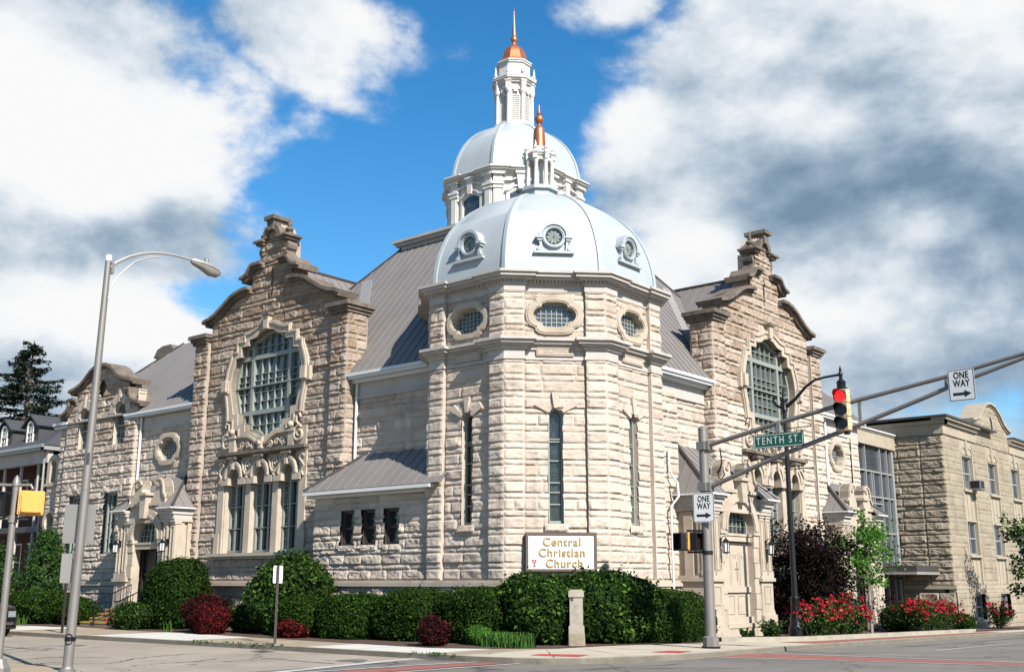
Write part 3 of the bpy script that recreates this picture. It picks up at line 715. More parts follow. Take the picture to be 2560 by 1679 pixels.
# -- recessed walls between tower and gables, eaves, downspouts
def mid_wall(fr, seed, stone):
    w = Wall(); w.ashlar(fr, 4.4, 9.72, 1.775, 8.38, None, -.35, .06, seed, brown=side_brown, lens=(.8, 1.5))
    w.extra.box(fr, 4.4, 9.72, -.9, -.36, 0, 9.0)
    wl = w.build('wall', stone, church)
    MB().box(fr, 4.2, 9.75, -.6, -.30, 8.38, 8.97).box(fr, 4.2, 9.75, -.6, -.24, 8.30, 8.379).build('frieze', 'trim_grey', wl)
    g = MB().box(fr, 3.6, 9.96, -.6, .10, 9.00, 9.10).box(fr, 3.6, 9.98, -.55, .17, 9.10, 9.21).box(fr, 4.2, 9.9, -.6, -.10, 8.88, 8.998)
    g.build('gutter', 'white_gutter', wl)
mid_wall(FL, 31, 'stone'); mid_wall(FT, 32, 'stone')
def downspout(pts, r=.055, m='white_gutter'): return MB().tube(pts, r, 8).build('downspout', m, church, smooth=True, sharp=60)
downspout([FL.p(9.48, -.22, 8.97), FL.p(9.48, -.22, 5.4)], .06)
downspout([FT.p(6.05, .24, 6.2), FT.p(6.05, .24, 5.5), FT.p(6.12, .52, 5.05), FT.p(6.12, .55, 4.6), FT.p(5.95, .34, 4.25), FT.p(5.95, .34, .0)], .042)
downspout([FL.p(23.72, -.15, 8.97), FL.p(23.72, -.15, 4.4)], .06)
downspout([FT.p(20.3, -.15, 9.0), FT.p(20.3, -.15, 6.0), FT.p(19.5, -.05, 5.55), FT.p(19.45, -.0, .2)], .06)

# -- low hipped annex beside the left of the tower
def annex():
    w = Wall(); fr = FL
    wins = [(8.34, 9.05), (7.24, 7.95), (6.12, 6.85)]
    def inside(A, Z):
        r = np.ones(A.shape, bool)
        for a, b in wins: r &= ~((A > a) & (A < b) & (Z > 2.95) & (Z < 4.14))
        return r
    zs = [z for z in COURSES if z < 4.6]
    w.ashlar(fr, 4.5, 10.5, 1.775, 4.62, inside, .70, .072, 41, tone=(.2, .9))
    w.ashlar(fr.side(10.5, .70, 1), 0, .75, 1.775, 4.62, None, 0, .06, 42, tone=(.2, .9))
    w.ashlar(fr, 4.5, 10.5, -.6, 1.575, None, .80, .10, 43, zs=[-.1, .4, .8, 1.2], tone=(.0, .5))
    wl = w.build('annex_wall', 'stone', church)
    MB().box(fr, 4.6, 10.6, .3, .95, 1.575, 1.70).ribbon(fr, [(4.6, 1.775), (10.57, 1.775)], .075, .3, .88).build('base_moulding', 'trim', wl)
    for a, b in wins:
        g = MB().box(fr, a+.02, b-.02, .42, .46, 2.95, 4.14).build('window', 'glass_dark', wl)
        f = MB(); hole = [(a, 2.95), (b, 2.95), (b, 4.14), (a, 4.14)]
        f.ring(fr, hole, [(a+.09, 3.03), (b-.09, 3.03), (b-.09, 4.05), (a+.09, 4.05)], .40, .60); f.box(fr, a+.08, b-.08, .44, .56, 3.5, 3.58)
        for q in (a-.0, b): f.box(fr, q-.012, q+.012, .40, .68, 2.95, 4.14)
        f.box(fr, a, b, .4, .69, 4.12, 4.15); f.build('frame', 'sash_brown', g)
        st = Wall(); st.ashlar(fr, a-.08, b+.08, 2.72, 2.95, None, .72, .08, int(a*10), zs=[9]); st.build('sill', 'stone', g)
    m = MB(); e = 4.86
    roof_face(m, [fr.p(4.0, 1.12, e), fr.p(10.68, 1.12, e), fr.p(8.85, -.4, 6.32), fr.p(4.0, -.4, 6.32)], .48)
    roof_face(m, [fr.p(10.68, 1.12, e), fr.p(10.68, -.2, e), fr.p(8.85, -.4, 6.32)], .48)
    rf = m.build('annex_roof', 'metal_roof', church)
    MB().tube([fr.p(10.68, 1.12, e+.03), fr.p(8.85, -.4, 6.35)], .055, 6).build('hip_cap', 'roof_dark', rf)
    MB().box(fr, 4.38, 10.66, .75, 1.16, 4.72, 4.83).box(fr, 4.5, 10.6, .3, .80, 4.62, 4.719).box(fr, 10.5, 10.66, -.1, .75, 4.72, 4.83).build('gutter', 'white_gutter', rf)
annex()
def annex_right():
    w = Wall(); fr = FT
    w.ashlar(fr, 4.5, 6.9, 1.775, 8.4, None, .12, .06, 45); w.ashlar(fr, 4.5, 6.9, -.6, 1.575, None, .22, .1, 46, zs=[.2, .7, 1.2], tone=(.1, .7))
    wl = w.build('annex_wall', 'stone', church)
    MB().box(fr, 4.6, 6.9, -.3, .36, 1.575, 1.70).ribbon(fr, [(4.6, 1.775), (6.9, 1.775)], .075, -.3, .29).build('base_moulding', 'trim', wl)
annex_right()

# -- arched porches with scrolled pediments
def porch(fr, c, wf, half, op, zt, bricked, roof=None):
    """c middle, wf how far the front stands out, half its half width, op half the opening, zt crown of the arch"""
    b = MB(); zs = zt-op*1.0
    H = 4.80
    # front slab with the arched opening, side walls
    hole = [(c-op, -.7)]+[(c-op, zs)]+arch(c, zs, op, 16, math.pi, 0)[1:-1]+[(c+op, zs), (c+op, -.7)]
    b.prism(fr, [(c-half+.1, H), (c-half+.1, -.7)]+hole+[(c+half-.1, -.7), (c+half-.1, H)], wf-.42, wf-.12)
    for s in (-1, 1):
        b.box(fr, *sorted((c+s*(half-.40), c+s*(half-.08))), -.4, wf-.42, -.7, H)
        # pedestal, twin pilasters, capital
        b.box(fr, *sorted((c+s*(half-.95), c+s*(half+.10))), -.3, wf+.08, -.7, .55); b.prism(fr, [(c+s*(half-.95), .55), (c+s*(half+.10), .55), (c+s*(half-.02), .75), (c+s*(half-.88), .75)], wf-.4, wf+.02)
        b.box(fr, *sorted((c+s*(half-.90), c+s*(half))), -.3, wf, .55, 1.74)
        b.box(fr, *sorted((c+s*(half-.98), c+s*(half+.08))), -.3, wf+.09, 1.74, 1.86); b.box(fr, *sorted((c+s*(half-.93), c+s*(half+.03))), -.3, wf+.04, 1.86, 1.94)
        b.ring(fr, [(c+s*(half-.70), .95), (c+s*(half-.2), .95), (c+s*(half-.2), 1.6), (c+s*(half-.70), 1.6)], [(c+s*(half-.66), .99), (c+s*(half-.24), .99), (c+s*(half-.24), 1.56), (c+s*(half-.66), 1.56)], wf-.02, wf+.025)
        for q in (.14, .62):
            x = c+s*(half-q); b.box(fr, x-.17, x+.17, wf-.3, wf-.02, 1.94, 4.10)
            b.ring(fr, [(x-.13, 2.12), (x+.13, 2.12), (x+.13, 3.95), (x-.13, 3.95)], [(x-.09, 2.16), (x+.09, 2.16), (x+.09, 3.91), (x-.09, 3.91)], wf-.05, wf+.012)
            b.box(fr, x-.21, x+.21, wf-.3, wf+.02, 1.94, 2.10); b.box(fr, x-.20, x+.20, wf-.3, wf+.01, 4.02, 4.12)
        for q in (.30, .80):
            b.box(fr, *sorted((c+s*(half-.06), c+s*(half+.0))), wf-q-.17, wf-q+.17, 1.94, 4.1)
        # the rusticated jamb beside the opening
        for k in range(7): b.box(fr, *sorted((c+s*(op+.004), c+s*(op+.40))), wf-.3, wf-(.03 if k % 2 == 0 else .06), -.3+k*.54, .22+k*.54)
        b.box(fr, *sorted((c+s*(op-.025), c+s*(op+.46))), wf-.43, wf+.02, zs-.14, zs)
    b.box(fr, c-half-.06, c+half+.06, -.3, wf+.05, 4.12, 4.24)
    b.ring(fr, arch(c, zs, op+.36, 16), arch(c, zs, op-.006, 16), wf-.43, wf+.04, False); b.ring(fr, arch(c, zs, op+.13, 16), arch(c, zs, op+.02, 16), wf-.2, wf+.075, False)
    b.box(fr, c-op-.03, c+op+.03, wf-.62, wf-.14, zs-.38, zs-.13); b.box(fr, c-op-.02, c+op+.02, wf-.6, wf-.10, zs-.19, zs-.11)
    body = b.build('porch', 'trim', church)
    # scrolled pediment
    p = MB()
    for s in (-1, 1):
        pts = [(.30, 4.75), (1.30, 4.95), (1.34, 5.2), (1.20, 5.36), (1.16, 5.62), (1.04, 5.86), (.80, 5.98), (.58, 5.92), (.48, 5.74), (.55, 5.55), (.42, 5.3), (.30, 5.12)]
        p.prism(fr, [(c+s*a, z) for a, z in pts], wf-.42, wf-.02)
        o = [(c+s*a, z) for a, z in pts[1:11]]
        p.ribbon(fr, o[:8], .09, wf-.46, wf+.06)
        p.tube(spiral(fr, c+s*.80, 5.74, .17, 1.4, wf+.01, s, 2.0), .035, 6)
        p.box(fr, *sorted((c+s*.25, c+s*1.42)), wf-.42, wf+.08, 4.82, 4.94)
    p.box(fr, c-op-.45, c+op+.45, wf-.42, wf-.02, 4.24, 4.82)
    p.prism(fr, [(c-.15, zt-.05), (c+.15, zt-.05), (c+.24, 5.25), (c-.24, 5.25)], wf-.3, wf+.24); p.box(fr, c-.34, c+.34, wf-.4, wf+.32, 5.25, 5.36)
    p.build('pediment', 'trim', body)
    # grey eaves and the hipped metal roof
    for s in (-1, 1):
        e = MB(); a0, a1 = sorted((c+s*(op+.42), c+s*(half+.02)))
        e.box(fr, a0, a1, -.3, wf+.08, 4.24, 4.42); e.box(fr, a0-.05, a1+.05, -.3, wf+.17, 4.42, 4.56); e.box(fr, a0-.08, a1+.09, -.3, wf+.27, 4.56, 4.68)
        e.build('eaves', 'trim_grey', body)
    m = MB(); ez = 4.70
    if roof is None: roof = ((c-half-.18, c+half+.18), (c-.75, c+.75), 6.2)
    (e0, e1), (r0, r1), rz = roof
    k0 = c-op-.30; k1 = c+op+.30; wb = -.35
    def on(a, w):  # height of the front slope
        return ez+(rz-ez)*(wf+.30-w)/(wf+.30-wb)
    wmid = wf-.36
    roof_face(m, [fr.p(e0, wf+.30, ez), fr.p(k0, wf+.30, ez), fr.p(k0, wmid, on(0, wmid)), fr.p(k1, wmid, on(0, wmid)), fr.p(k1, wf+.30, ez), fr.p(e1, wf+.30, ez), fr.p(r1, wb, rz), fr.p(r0, wb, rz)], .42)
    roof_face(m, [fr.p(e1, wf+.30, ez), fr.p(e1, wb, ez), fr.p(r1, wb, rz)], .42); roof_face(m, [fr.p(e0, wf+.30, ez), fr.p(e0, wb, ez), fr.p(r0, wb, rz)], .42)
    rf = m.build('porch_roof', 'metal_roof', body)
    for ea, ra in ((e0, r0), (e1, r1)): MB().tube([fr.p(ea, wf+.30, ez+.03), fr.p(ra, wb, rz+.03)], .06, 6).build('hip_cap', 'roof_dark', body)
    MB().box(fr, e0, k0, wf+.24, wf+.36, ez-.06, ez+.0).box(fr, k1, e1, wf+.24, wf+.36, ez-.06, ez+.0).box(fr, e1-.06, e1+.04, -.3, wf+.24, ez-.06, ez).box(fr, e0-.04, e0+.06, -.3, wf+.24, ez-.06, ez).build('gutter', 'white_gutter', body)
    # transom light
    fan = [(c-op, zs-.13)]+arch(c, zs, op, 16, math.pi, 0)+[(c+op, zs-.13)]
    g = MB().prism(fr, fan, wf-.40, wf-.36).build('fanlight', 'glass_dark', church)
    f = MB(); f.ring(fr, fan, scale_poly(fan, (c, zs+.3), .10), wf-.39, wf-.27)
    bars(f, fr, scale_poly(fan, (c, zs+.3), .04), [c+(i-2)*.30 for i in range(5)], [zs+.16, zs+.4, zs+.64], .026, wf-.38, wf-.31); f.build('frame', 'sash', g)
    # door
    zd = zs-.42
    if bricked:
        d = MB().box(fr, c-op-.05, c+op+.05, wf-.8, wf-.30, -.71, zd)
        d.box(fr, c-op-.02, c+op+.02, wf-.5, wf-.22, 1.36, 1.56); d.box(fr, c-op-.1, c+op+.1, wf-.5, wf-.02, .16, .30); d.box(fr, c-op-.02, c+op+.02, wf-.5, wf-.16, .30, .52); d.box(fr, c-op-.1, c+op+.1, wf-.5, wf-.05, -.7, .16)
        for x in (-.62, -.0, .62):
            d.box(fr, c+x-.27, c+x-.25, wf-.4, wf-.285, 1.62, 2.75); d.box(fr, c+x+.25, c+x+.27, wf-.4, wf-.285, 1.62, 2.75)
            for y in (-.08, 0, .08): d.ring(fr, arch(c+x+y, 2.62, .07, 8, 0, 2*math.pi), arch(c+x+y, 2.62, .045, 8, 0, 2*math.pi), wf-.4, wf-.285, False) if y else None
        for x in (-.42, .42): d.ring(fr, [(c+x-.30, .62), (c+x+.30, .62), (c+x+.30, 1.28), (c+x-.30, 1.28)], [(c+x-.26, .66), (c+x+.26, .66), (c+x+.26, 1.24), (c+x-.26, 1.24)], wf-.4, wf-.275)
        do = d.build('blocked_doorway', 'trim', body)
        MB().box(fr, c+.13, c+.155, wf-.32, wf-.285, 1.75, 2.42).box(fr, c+.0, c+.28, wf-.32, wf-.284, 2.15, 2.185).build('incised_cross', 'coping', do)
    else:
        d = MB().box(fr, c-op-.05, c+op+.05, wf-.9, wf-.62, 0, zd)
        d.box(fr, c-op, c-op+.12, wf-.62, wf-.5, 0, zd); d.box(fr, c+op-.12, c+op, wf-.62, wf-.5, 0, zd); d.box(fr, c-.06, c+.06, wf-.62, wf-.54, 0, zd)
        d.build('door', 'dark_wood', body)
    return body
def wall_lantern(fr, a, w, z):
    m = MB(); q = fr.p(a, w, 0)
    m.box(fr, a-.06, a+.06, w-.02, w+.03, z-.10, z+.16)
    m.tube([fr.p(a, w+.02, z+.06), fr.p(a, w+.10, z+.2), fr.p(a, w+.2, z+.22), fr.p(a, w+.22, z+.12)], .016, 6)
    c = fr.p(a, w+.22, 0)
    m.lathe([(.02, z+.14), (.05, z+.10), (.135, z+.02), (.135, z)], c, 6); m.lathe([(.12, z-.32), (.12, z-.35), (.03, z-.39)], c, 6)
    for k in range(6):
        t = k*math.pi/3; m.tube([(c[0]+.115*math.cos(t), c[1]+.115*math.sin(t), z-.33), (c[0]+.115*math.cos(t), c[1]+.115*math.sin(t), z)], .012, 4)
    o = m.build('wall_lantern', 'black_metal', church)
    MB().lathe([(.095, z-.32), (.095, z-.01)], c, 6).build('lantern_glass', 'lamp_glass', o)
porch(FL, 20.9, 1.0, 2.1, .92, 4.36, False)
porch(FT, 8.87, 1.40, 2.3, 1.02, 4.53, True, roof=((6.35, 11.42), (7.6, 10.05), 6.6))
porch(FT, 20.9, 1.0, 2.1, .92, 4.36, False)
for a in (22.75, 19.25): wall_lantern(FL, a, 1.0, 3.28)
for a in (7.35, 10.72): wall_lantern(FT, a, 1.40, 3.05)

# -- end wings with their own small curved gable
def wing_left():
    fr = FL; c = 26.95
    SG = [(0, 11.83), (.5, 11.78), (.95, 11.6), (1.35, 11.3), (1.75, 11.05), (2.2, 10.92), (2.65, 10.84), (2.8, 10.79)]
    blk = [(2.25, 10.42), (2.68, 10.40), (2.72, 10.1), (2.9, 9.86), (3.2, 9.72), (3.52, 9.68)]
    half = [(0, 11.68), (.5, 11.63), (.95, 11.45), (1.35, 11.15), (1.75, 10.9), (2.3, 10.72), (2.3, 10.3), (2.66, 10.3), (2.7, 9.95), (3.06, 9.6), (3.06, 1.775)]
    out = shift(mirror(half), c)
    wins = [(25.25, .50, 7.85, 9.35), (28.35, .50, 7.85, 9.35)]; low = [(25.42, .58, 2.95, 5.68), (28.5, .58, 2.95, 5.68)]
    def inside(A, Z):
        r = pip(out, A, Z)
        for a, h, z0, z1 in wins: r &= ~(((abs(A-a) < h) & (Z > z0) & (Z < z1)) | (((A-a)**2+(Z-z1)**2 < h*h)))
        for a, h, z0, z1 in low: r &= ~((abs(A-a) < h) & (Z > z0) & (Z < z1))
        r &= ~((((A-c)/.26)**2+((Z-10.65)/.42)**2) < 1)
        return r
    w = Wall(); w.ashlar(fr, c-3.06, c+3.06, 1.775, 11.8, inside, 0, .078, 61, brown=side_brown, tone=(.1, .85))
    w.ashlar(fr, 30.01, 30.75, 1.775, 9.3, None, -.12, .07, 62, tone=(.1, .85), lens=(.4, .8))
    w.ashlar(fr.side(c-3.06, 0, -1), 0, .42, 1.775, 10.3, None, 0, .05, 64, tone=(.1, .85), lens=(.3, .6))
    w.ashlar(fr, c-3.06, 30.75, -.6, 1.575, None, .06, .1, 63, zs=[-.1, .4, .8, 1.2], tone=(0, .5))
    w.extra.prism(fr, shift(mirror(half[:-1]+[(3.06, 9.62)]), c), -.6, -.3)
    w.ashlar(fr, 19.4, 23.95, 1.775, 8.5, lambda A, Z: ~pip(quarter(Q_OUT, 21.6, 7.38, 1.02, 1.1), A, Z), -.30, .06, 65, tone=(.2, .9))
    w.extra.box(fr, 30.0, 30.7, -8, -.3, -.5, 9.2)
    w.extra.box(fr, 19.4, 23.9, -.8, -.6, -.5, 9.0)
    wl = w.build('wing_wall', 'stone', church)
    t = MB()
    for s in (-1, 1):
        for L_, th in ((SG, .14), (blk, .13)):
            pts = [(c+s*a, z) for a, z in L_]; t.ribbon(fr, pts, th, -.75, .30); t.ribbon(fr, pts, .1, -.7, .16, drop=th)
    t.build('gable_coping', 'coping', wl)
    MB().box(fr, 19.4, 30.8, -.3, .22, 1.575, 1.70).ribbon(fr, [(19.4, 1.775), (30.78, 1.775)], .075, -.3, .16).build('base_moulding', 'trim', wl)
    k = MB().prism(fr, [(c+.27*math.cos(2*math.pi*i/16), 10.65+.43*math.sin(2*math.pi*i/16)) for i in range(16)], -.3, -.2); k.build('niche', 'coping', wl)
    for a, h, z0, z1 in wins:
        outl = lancet(a, z0, z1, h, 1.0); g = MB().prism(fr, outl, -.28, -.24).build('window', 'glass', church)
        f = MB().ring(fr, outl, scale_poly(outl, (a, 8.7), .08), -.27, -.14); bars(f, fr, outl, [a-.2, a, a+.2], [z0+.32, z0+.62, z0+.72, z0+.95, z0+1.25, z0+1.55], .03, -.25, -.18); f.box(fr, a-h, a+h, -.25, -.12, z0+.86, z0+.94); f.build('frame', 'sash', g)
        q = Wall()
        for i in range(5):
            t0 = math.pi*i/5; t1 = math.pi*(i+1)/5-.03
            q.extra.prism(fr, [(a+r*math.cos(x), z1+r*math.sin(x)) for r, x in ((h, t0), (h+.42, t0), (h+.42, t1), (h, t1))], -.3, .085+.03*(i % 2))
        q.extra.prism(fr, [(a-.07, z1+h-.02), (a+.07, z1+h-.02), (a+.12, z1+h+.6), (a-.12, z1+h+.6)], -.3, .15); q.extra.ring(fr, outl, scale_poly(outl, (a, 8.7), .02), -.3, .02)
        q.ashlar(fr, a-h-.1, a+h+.1, z0-.26, z0, None, .02, .08, int(a), zs=[99]); q.build('surround', 'stone', g)
    for a, h, z0, z1 in low:
        g = MB().box(fr, a-h, a+h, -.28, -.24, z0, z1).build('window', 'glass_dark', church); f = MB().ring(fr, [(a-h, z0), (a+h, z0), (a+h, z1), (a-h, z1)], [(a-h+.09, z0+.1), (a+h-.09, z0+.1), (a+h-.09, z1-.1), (a-h+.09, z1-.1)], -.27, -.12)
        for s in (-1, 1): f.box(fr, a+s*.24-.035, a+s*.24+.035, -.25, -.14, z0, z1)
        for z in (3.6, 4.3, 5.0): f.box(fr, a-h, a+h, -.25, -.17, z, z+.03)
        f.build('frame', 'sash', g)
        q = Wall(); q.ashlar(fr, a-h-.25, a+h+.25, z1, z1+.36, None, .02, .09, int(a)+5, zs=[99], lens=(3, 4)); q.ashlar(fr, a-h-.1, a+h+.1, z0-.26, z0, None, .02, .09, int(a)+6, zs=[99], lens=(3, 4)); q.build('surround', 'stone', g)
    quatrefoil(fr, 21.6, 7.38, wl, 1.05, 1.13, -.30, 7, 7)
    MB().box(fr, 19.3, 24.3, -.6, -.24, 8.38, 8.95).build('frieze', 'trim_grey', wl)
    MB().box(fr, 19.3, 24.75, -.6, .10, 8.98, 9.08).box(fr, 19.3, 24.78, -.55, .16, 9.08, 9.18).build('gutter', 'white_gutter', wl)
    MB().box(fr, 29.9, 31.3, -1.5, .12, 9.20, 9.32).box(fr, 29.95, 31.2, -1.5, .05, 9.05, 9.198).build('end_eaves', 'white_gutter', wl)
    m = MB(); s = .94; ze = 9.18
    roof_face(m, [(-.12, 19.3, ze), (-.12, 31.3, ze), (4.7, 27.76, ze+s*4.82), (4.7, 19.3, ze+s*4.82)], .42)
    roof_face(m, [(-.12, 31.3, ze), (9, 31.3, ze), (4.7, 27.76, ze+s*4.82)], 0)
    rf = m.build('wing_roof', 'metal_roof', church); MB().tube([(-.12, 31.3, ze+.03), (4.7, 27.76, ze+s*4.82+.03)], .06, 6).build('hip_cap', 'roof_dark', rf)
    ch = Wall(); f2 = Fr((5.6, 0), (0, 1), (-1, 0)); ch.ashlar(f2, 30.0, 31.7, 8.0, 13.6, None, 0, .06, 71, lens=(.5, .9)); ch.ashlar(f2.side(30.0, 0, -1), 0, 1.0, 8.0, 13.6, None, 0, .06, 72, lens=(.5, .9)); ch.extra.box(f2, 30.03, 31.67, -1.0, -.02, 8, 13.6)
    cm = ch.build('chimney', 'stone_dark', rf)
    MB().box(f2, 29.9, 31.8, -1.1, .1, 13.6, 13.74).prism(f2, [(29.9, 13.74), (31.8, 13.74), (31.6, 14.05), (31.1, 14.2), (30.3, 14.2)], -1.05, .06).build('chimney_cap', 'coping', rf)
wing_left()
def wing_right():
    fr = FT; w = Wall()
    w.ashlar(fr, 19.4, 23.3, 1.775, 8.5, lambda A, Z: ~pip(quarter(Q_OUT, 21.65, 7.42, .95, 1.1), A, Z), -.30, .06, 81)
    w.ashlar(fr, 23.3, 24.15, 1.775, 8.5, None, -.22, .06, 82, lens=(.5, .9)); w.extra.box(fr, 19.4, 24.1, -9, -.5, -.9, 9.0)
    w.ashlar(fr, 19.4, 24.15, -.9, 1.575, None, -.12, .09, 83, zs=[-.3, .2, .7, 1.15])
    wl = w.build('wing_wall', 'stone', church)
    quatrefoil(fr, 21.65, 7.42, wl, .95, 1.13, -.30, 6, 7)
    MB().box(fr, 19.3, 24.2, -.5, -.12, 1.575, 1.775).build('base_moulding', 'trim', wl)
    MB().box(fr, 19.3, 24.2, -.6, -.22, 8.38, 8.95).build('frieze', 'trim_grey', wl); MB().box(fr, 19.3, 24.4, -.6, .10, 8.98, 9.08).box(fr, 19.3, 24.4, -.55, .16, 9.08, 9.18).build('gutter', 'white_gutter', wl)
    m = MB(); s = .94; ze = 9.18
    roof_face(m, [(19.3, -.12, ze), (24.4, -.12, ze), (24.4, 1.2, ze+s*1.32), (19.3, 6, ze+s*6.12)], .42)
    m.build('wing_roof', 'metal_roof', church)
wing_right()
# ================================================================ corner tower and the two domes
def octplan(c, a, rec, pil, off, rot=0):
    A = a+off; k = A*math.tan(math.pi/8); p = max(.05, pil-off); P = []
    for i in range(8):
        t = i*math.pi/4+rot; n = (math.cos(t), math.sin(t)); u = (-n[1], n[0])
        def q(s, w): P.append((c[0]+n[0]*w+u[0]*s, c[1]+n[1]*w+u[1]*s))
        q(-k, A)
        if rec: q(-p, A); q(-p, A-rec); q(p, A-rec); q(p, A)
    return P
def oct_frames(c, a): 
    r = []
    for i in range(8):
        t = i*math.pi/4; n = (math.cos(t), math.sin(t)); r.append(Fr((c[0]+n[0]*a, c[1]+n[1]*a), (-n[1], n[0]), n))
    return r
def smooth_curve(P, k=6):
    out = []; n = len(P)
    for i in range(n-1):
        p0, p1, p2, p3 = P[max(0, i-1)], P[i], P[i+1], P[min(n-1, i+2)]
        for j in range(k):
            t = j/k; out.append(tuple(.5*((2*p1[d])+(-p0[d]+p2[d])*t+(2*p0[d]-5*p1[d]+4*p2[d]-p3[d])*t*t+(-p0[d]+3*p1[d]-3*p2[d]+p3[d])*t**3) for d in (0, 1)))
    return out+[P[-1]]
def dome_ribs(mb, c, prof, half=.13, lift=.05):
    for i in range(8):
        t = (i+.5)*math.pi/4; e = Vector((math.cos(t), math.sin(t), 0)); n1 = Vector((math.cos(t-math.pi/8), math.sin(t-math.pi/8), 0)); n2 = Vector((math.cos(t+math.pi/8), math.sin(t+math.pi/8), 0))
        t1 = Vector((n1.y, -n1.x, 0)); t2 = Vector((-n2.y, n2.x, 0)); C = Vector((c[0], c[1], 0)); vs = []
        for r, z in prof:
            hf = min(half, r*.3); b = C+e*r+Vector((0, 0, z))
            vs += [b+t1*hf-n1*.03, b+t1*hf+n1*lift, b+e*lift*1.1, b+t2*hf+n2*lift, b+t2*hf-n2*.03]
        m = len(prof); mb.add(vs, [(j*5+q, j*5+q+1, (j+1)*5+q+1, (j+1)*5+q) for j in range(m-1) for q in range(4)])
    return mb
TC, TA = (3.1, 3.1), 3.95
TK = TA*math.tan(math.pi/8); PIL = .99; REC = .14
def tower():
    F = oct_frames(TC, TA); w = Wall()
    brown = lambda a, z: .12 if z > 9 else (.10 if z > 7 else 0)
    for i in (3, 4, 5, 6, 7):
        fr = F[i]; main = i in (4, 5, 6); z0 = 1.775 if main else 4.0
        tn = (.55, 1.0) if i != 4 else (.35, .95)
        for zb, zt in ((z0, 8.6), (9.28, 10.84)):
            for s in (-1, 1):
                a0, a1 = sorted((s*TK, s*PIL)); w.ashlar(fr, a0, a1, zb, zt, None, 0, .058, 101+i*7+s+int(zb), tone=tn, brown=brown, lens=(.9, 1.2))
            if zb < 9: ins = lambda A, Z: ~(((abs(A) < .245) & (Z > 3.46) & (Z < 6.80)) | (A**2+(Z-6.8)**2 < .245**2))
            else: ins = lambda A, Z: ~pip(quarter(Q_OUT, 0, 10.08), A, Z)
            w.ashlar(fr, -PIL, PIL, zb, zt, ins, -REC, .056, 131+i*7+int(zb), tone=tn, brown=brown, lens=(.8, 1.4))
        if main: w.ashlar(fr, -TK-.08, TK+.08, -.7, 1.575, None, .06, .10, 171+i, zs=[-.2, .3, .75, 1.2], tone=(.2, .8), lens=(.6, 1.1))
        for s in (-1, 1): w.extra.box(fr, *sorted((s*(TK-.02), s*(PIL+.004))), -.5, -.006, z0, 10.84)
    tw = w.build('tower_wall', 'stone', church)
    b = MB().plan(octplan(TC, TA, 0, 0, .16), 1.575, 1.70).plan(octplan(TC, TA, 0, 0, .09), 1.70, 1.775); b.build('base_moulding', 'trim', tw)
    c = MB(); c.plan(octplan(TC, TA, REC, PIL, .05), 8.6, 8.70); c.plan(octplan(TC, TA, REC, PIL, .015), 8.70, 8.92); c.plan(octplan(TC, TA, REC, PIL, .08), 8.92, 9.02)
    for z0, z1, o in ((9.02, 9.09, .16), (9.09, 9.19, .27), (9.19, 9.28, .36)): c.plan(octplan(TC, TA, .2, PIL, o), z0, z1)
    c.build('belt_cornice', 'trim_grey', tw)
    c = MB(); c.plan(octplan(TC, TA, REC, PIL, .03), 10.84, 11.08); c.plan(octplan(TC, TA, REC, PIL, .08), 11.06, 11.11); c.plan(octplan(TC, TA, .1, PIL, .06), 11.11, 11.19)
    for z0, z1, o in ((11.19, 11.27, .24), (11.27, 11.38, .34), (11.38, 11.46, .41)): c.plan(octplan(TC, TA, .1, PIL, o), z0, z1)
    for i in (3, 4, 5, 6, 7):
        k = (TA+.06)*math.tan(math.pi/8); n = int(2*k/.115)
        for j in range(n):
            a = -k+(j+.5)*2*k/n; ww = .06-(.1 if abs(a) < PIL-.06 else 0); c.box(F[i], a-.035, a+.035, ww-.02, ww+.085, 11.12, 11.185)
    c.build('top_cornice', 'trim_grey', tw)
    for i in (4, 5, 6):
        fr = F[i]; p = Wall()
        p.extra.box(fr, -.66, .66, -.3, -REC+.055, 8.74, 9.02); 
        pn = MB().box(fr, -.60, .60, -.3, -REC+.10, 8.72, 9.03).ring(fr, [(-.56, 8.76), (.56, 8.76), (.56, 8.99), (-.56, 8.99)], [(-.53, 8.79), (.53, 8.79), (.53, 8.96), (-.53, 8.96)], -REC, -REC+.115).build('inscribed_panel', 'trim', tw)
        if i == 5: text_mesh('inscription', 'DOMINI', .21, fr, 0.02, 8.875, -REC+.102, 'pillar_stone', pn, .008, spacing=1.05)
        # slit window
        o = lancet(0, 3.47, 6.8, .24, 1.0); g = MB().prism(fr, o, -.42, -.38).build('window', 'glass_dark', church)
        f = MB().ring(fr, o, scale_poly(o, (0, 5.2), .0), -.40, -.2) if False else MB()
        f.ring(fr, o, [(x*.74, 3.56 if z < 3.5 else (z-.06 if z > 6.8 else z)) for x, z in o], -.40, -.27)
        for z in (4.05, 4.42, 4.72, 5.4, 6.0, 6.08): f.box(fr, -.22, .22, -.38, -.29, z, z+.035)
        f.build('frame', 'sash', g)
        rng = random.Random(i); q = MB()
        for k in range(34):
            z = 3.7+k*.1; 
            if rng.random() < .45: q.prism(fr, [(rng.uniform(-.1, .1)+.05*math.cos(t*math.pi/3), z+.05*math.sin(t*math.pi/3)) for t in range(6)], -.385, -.376)
        q.build('stained_pane', 'glass_curtain', g)
        r = Wall(); r.extra.ring(fr, o, scale_poly(o, (0, 5.2), .004), -.45, -REC+.02)
        r.ashlar(fr, -.37, .37, 3.22, 3.46, None, -.06, .07, 190+i, zs=[99], lens=(3, 4))
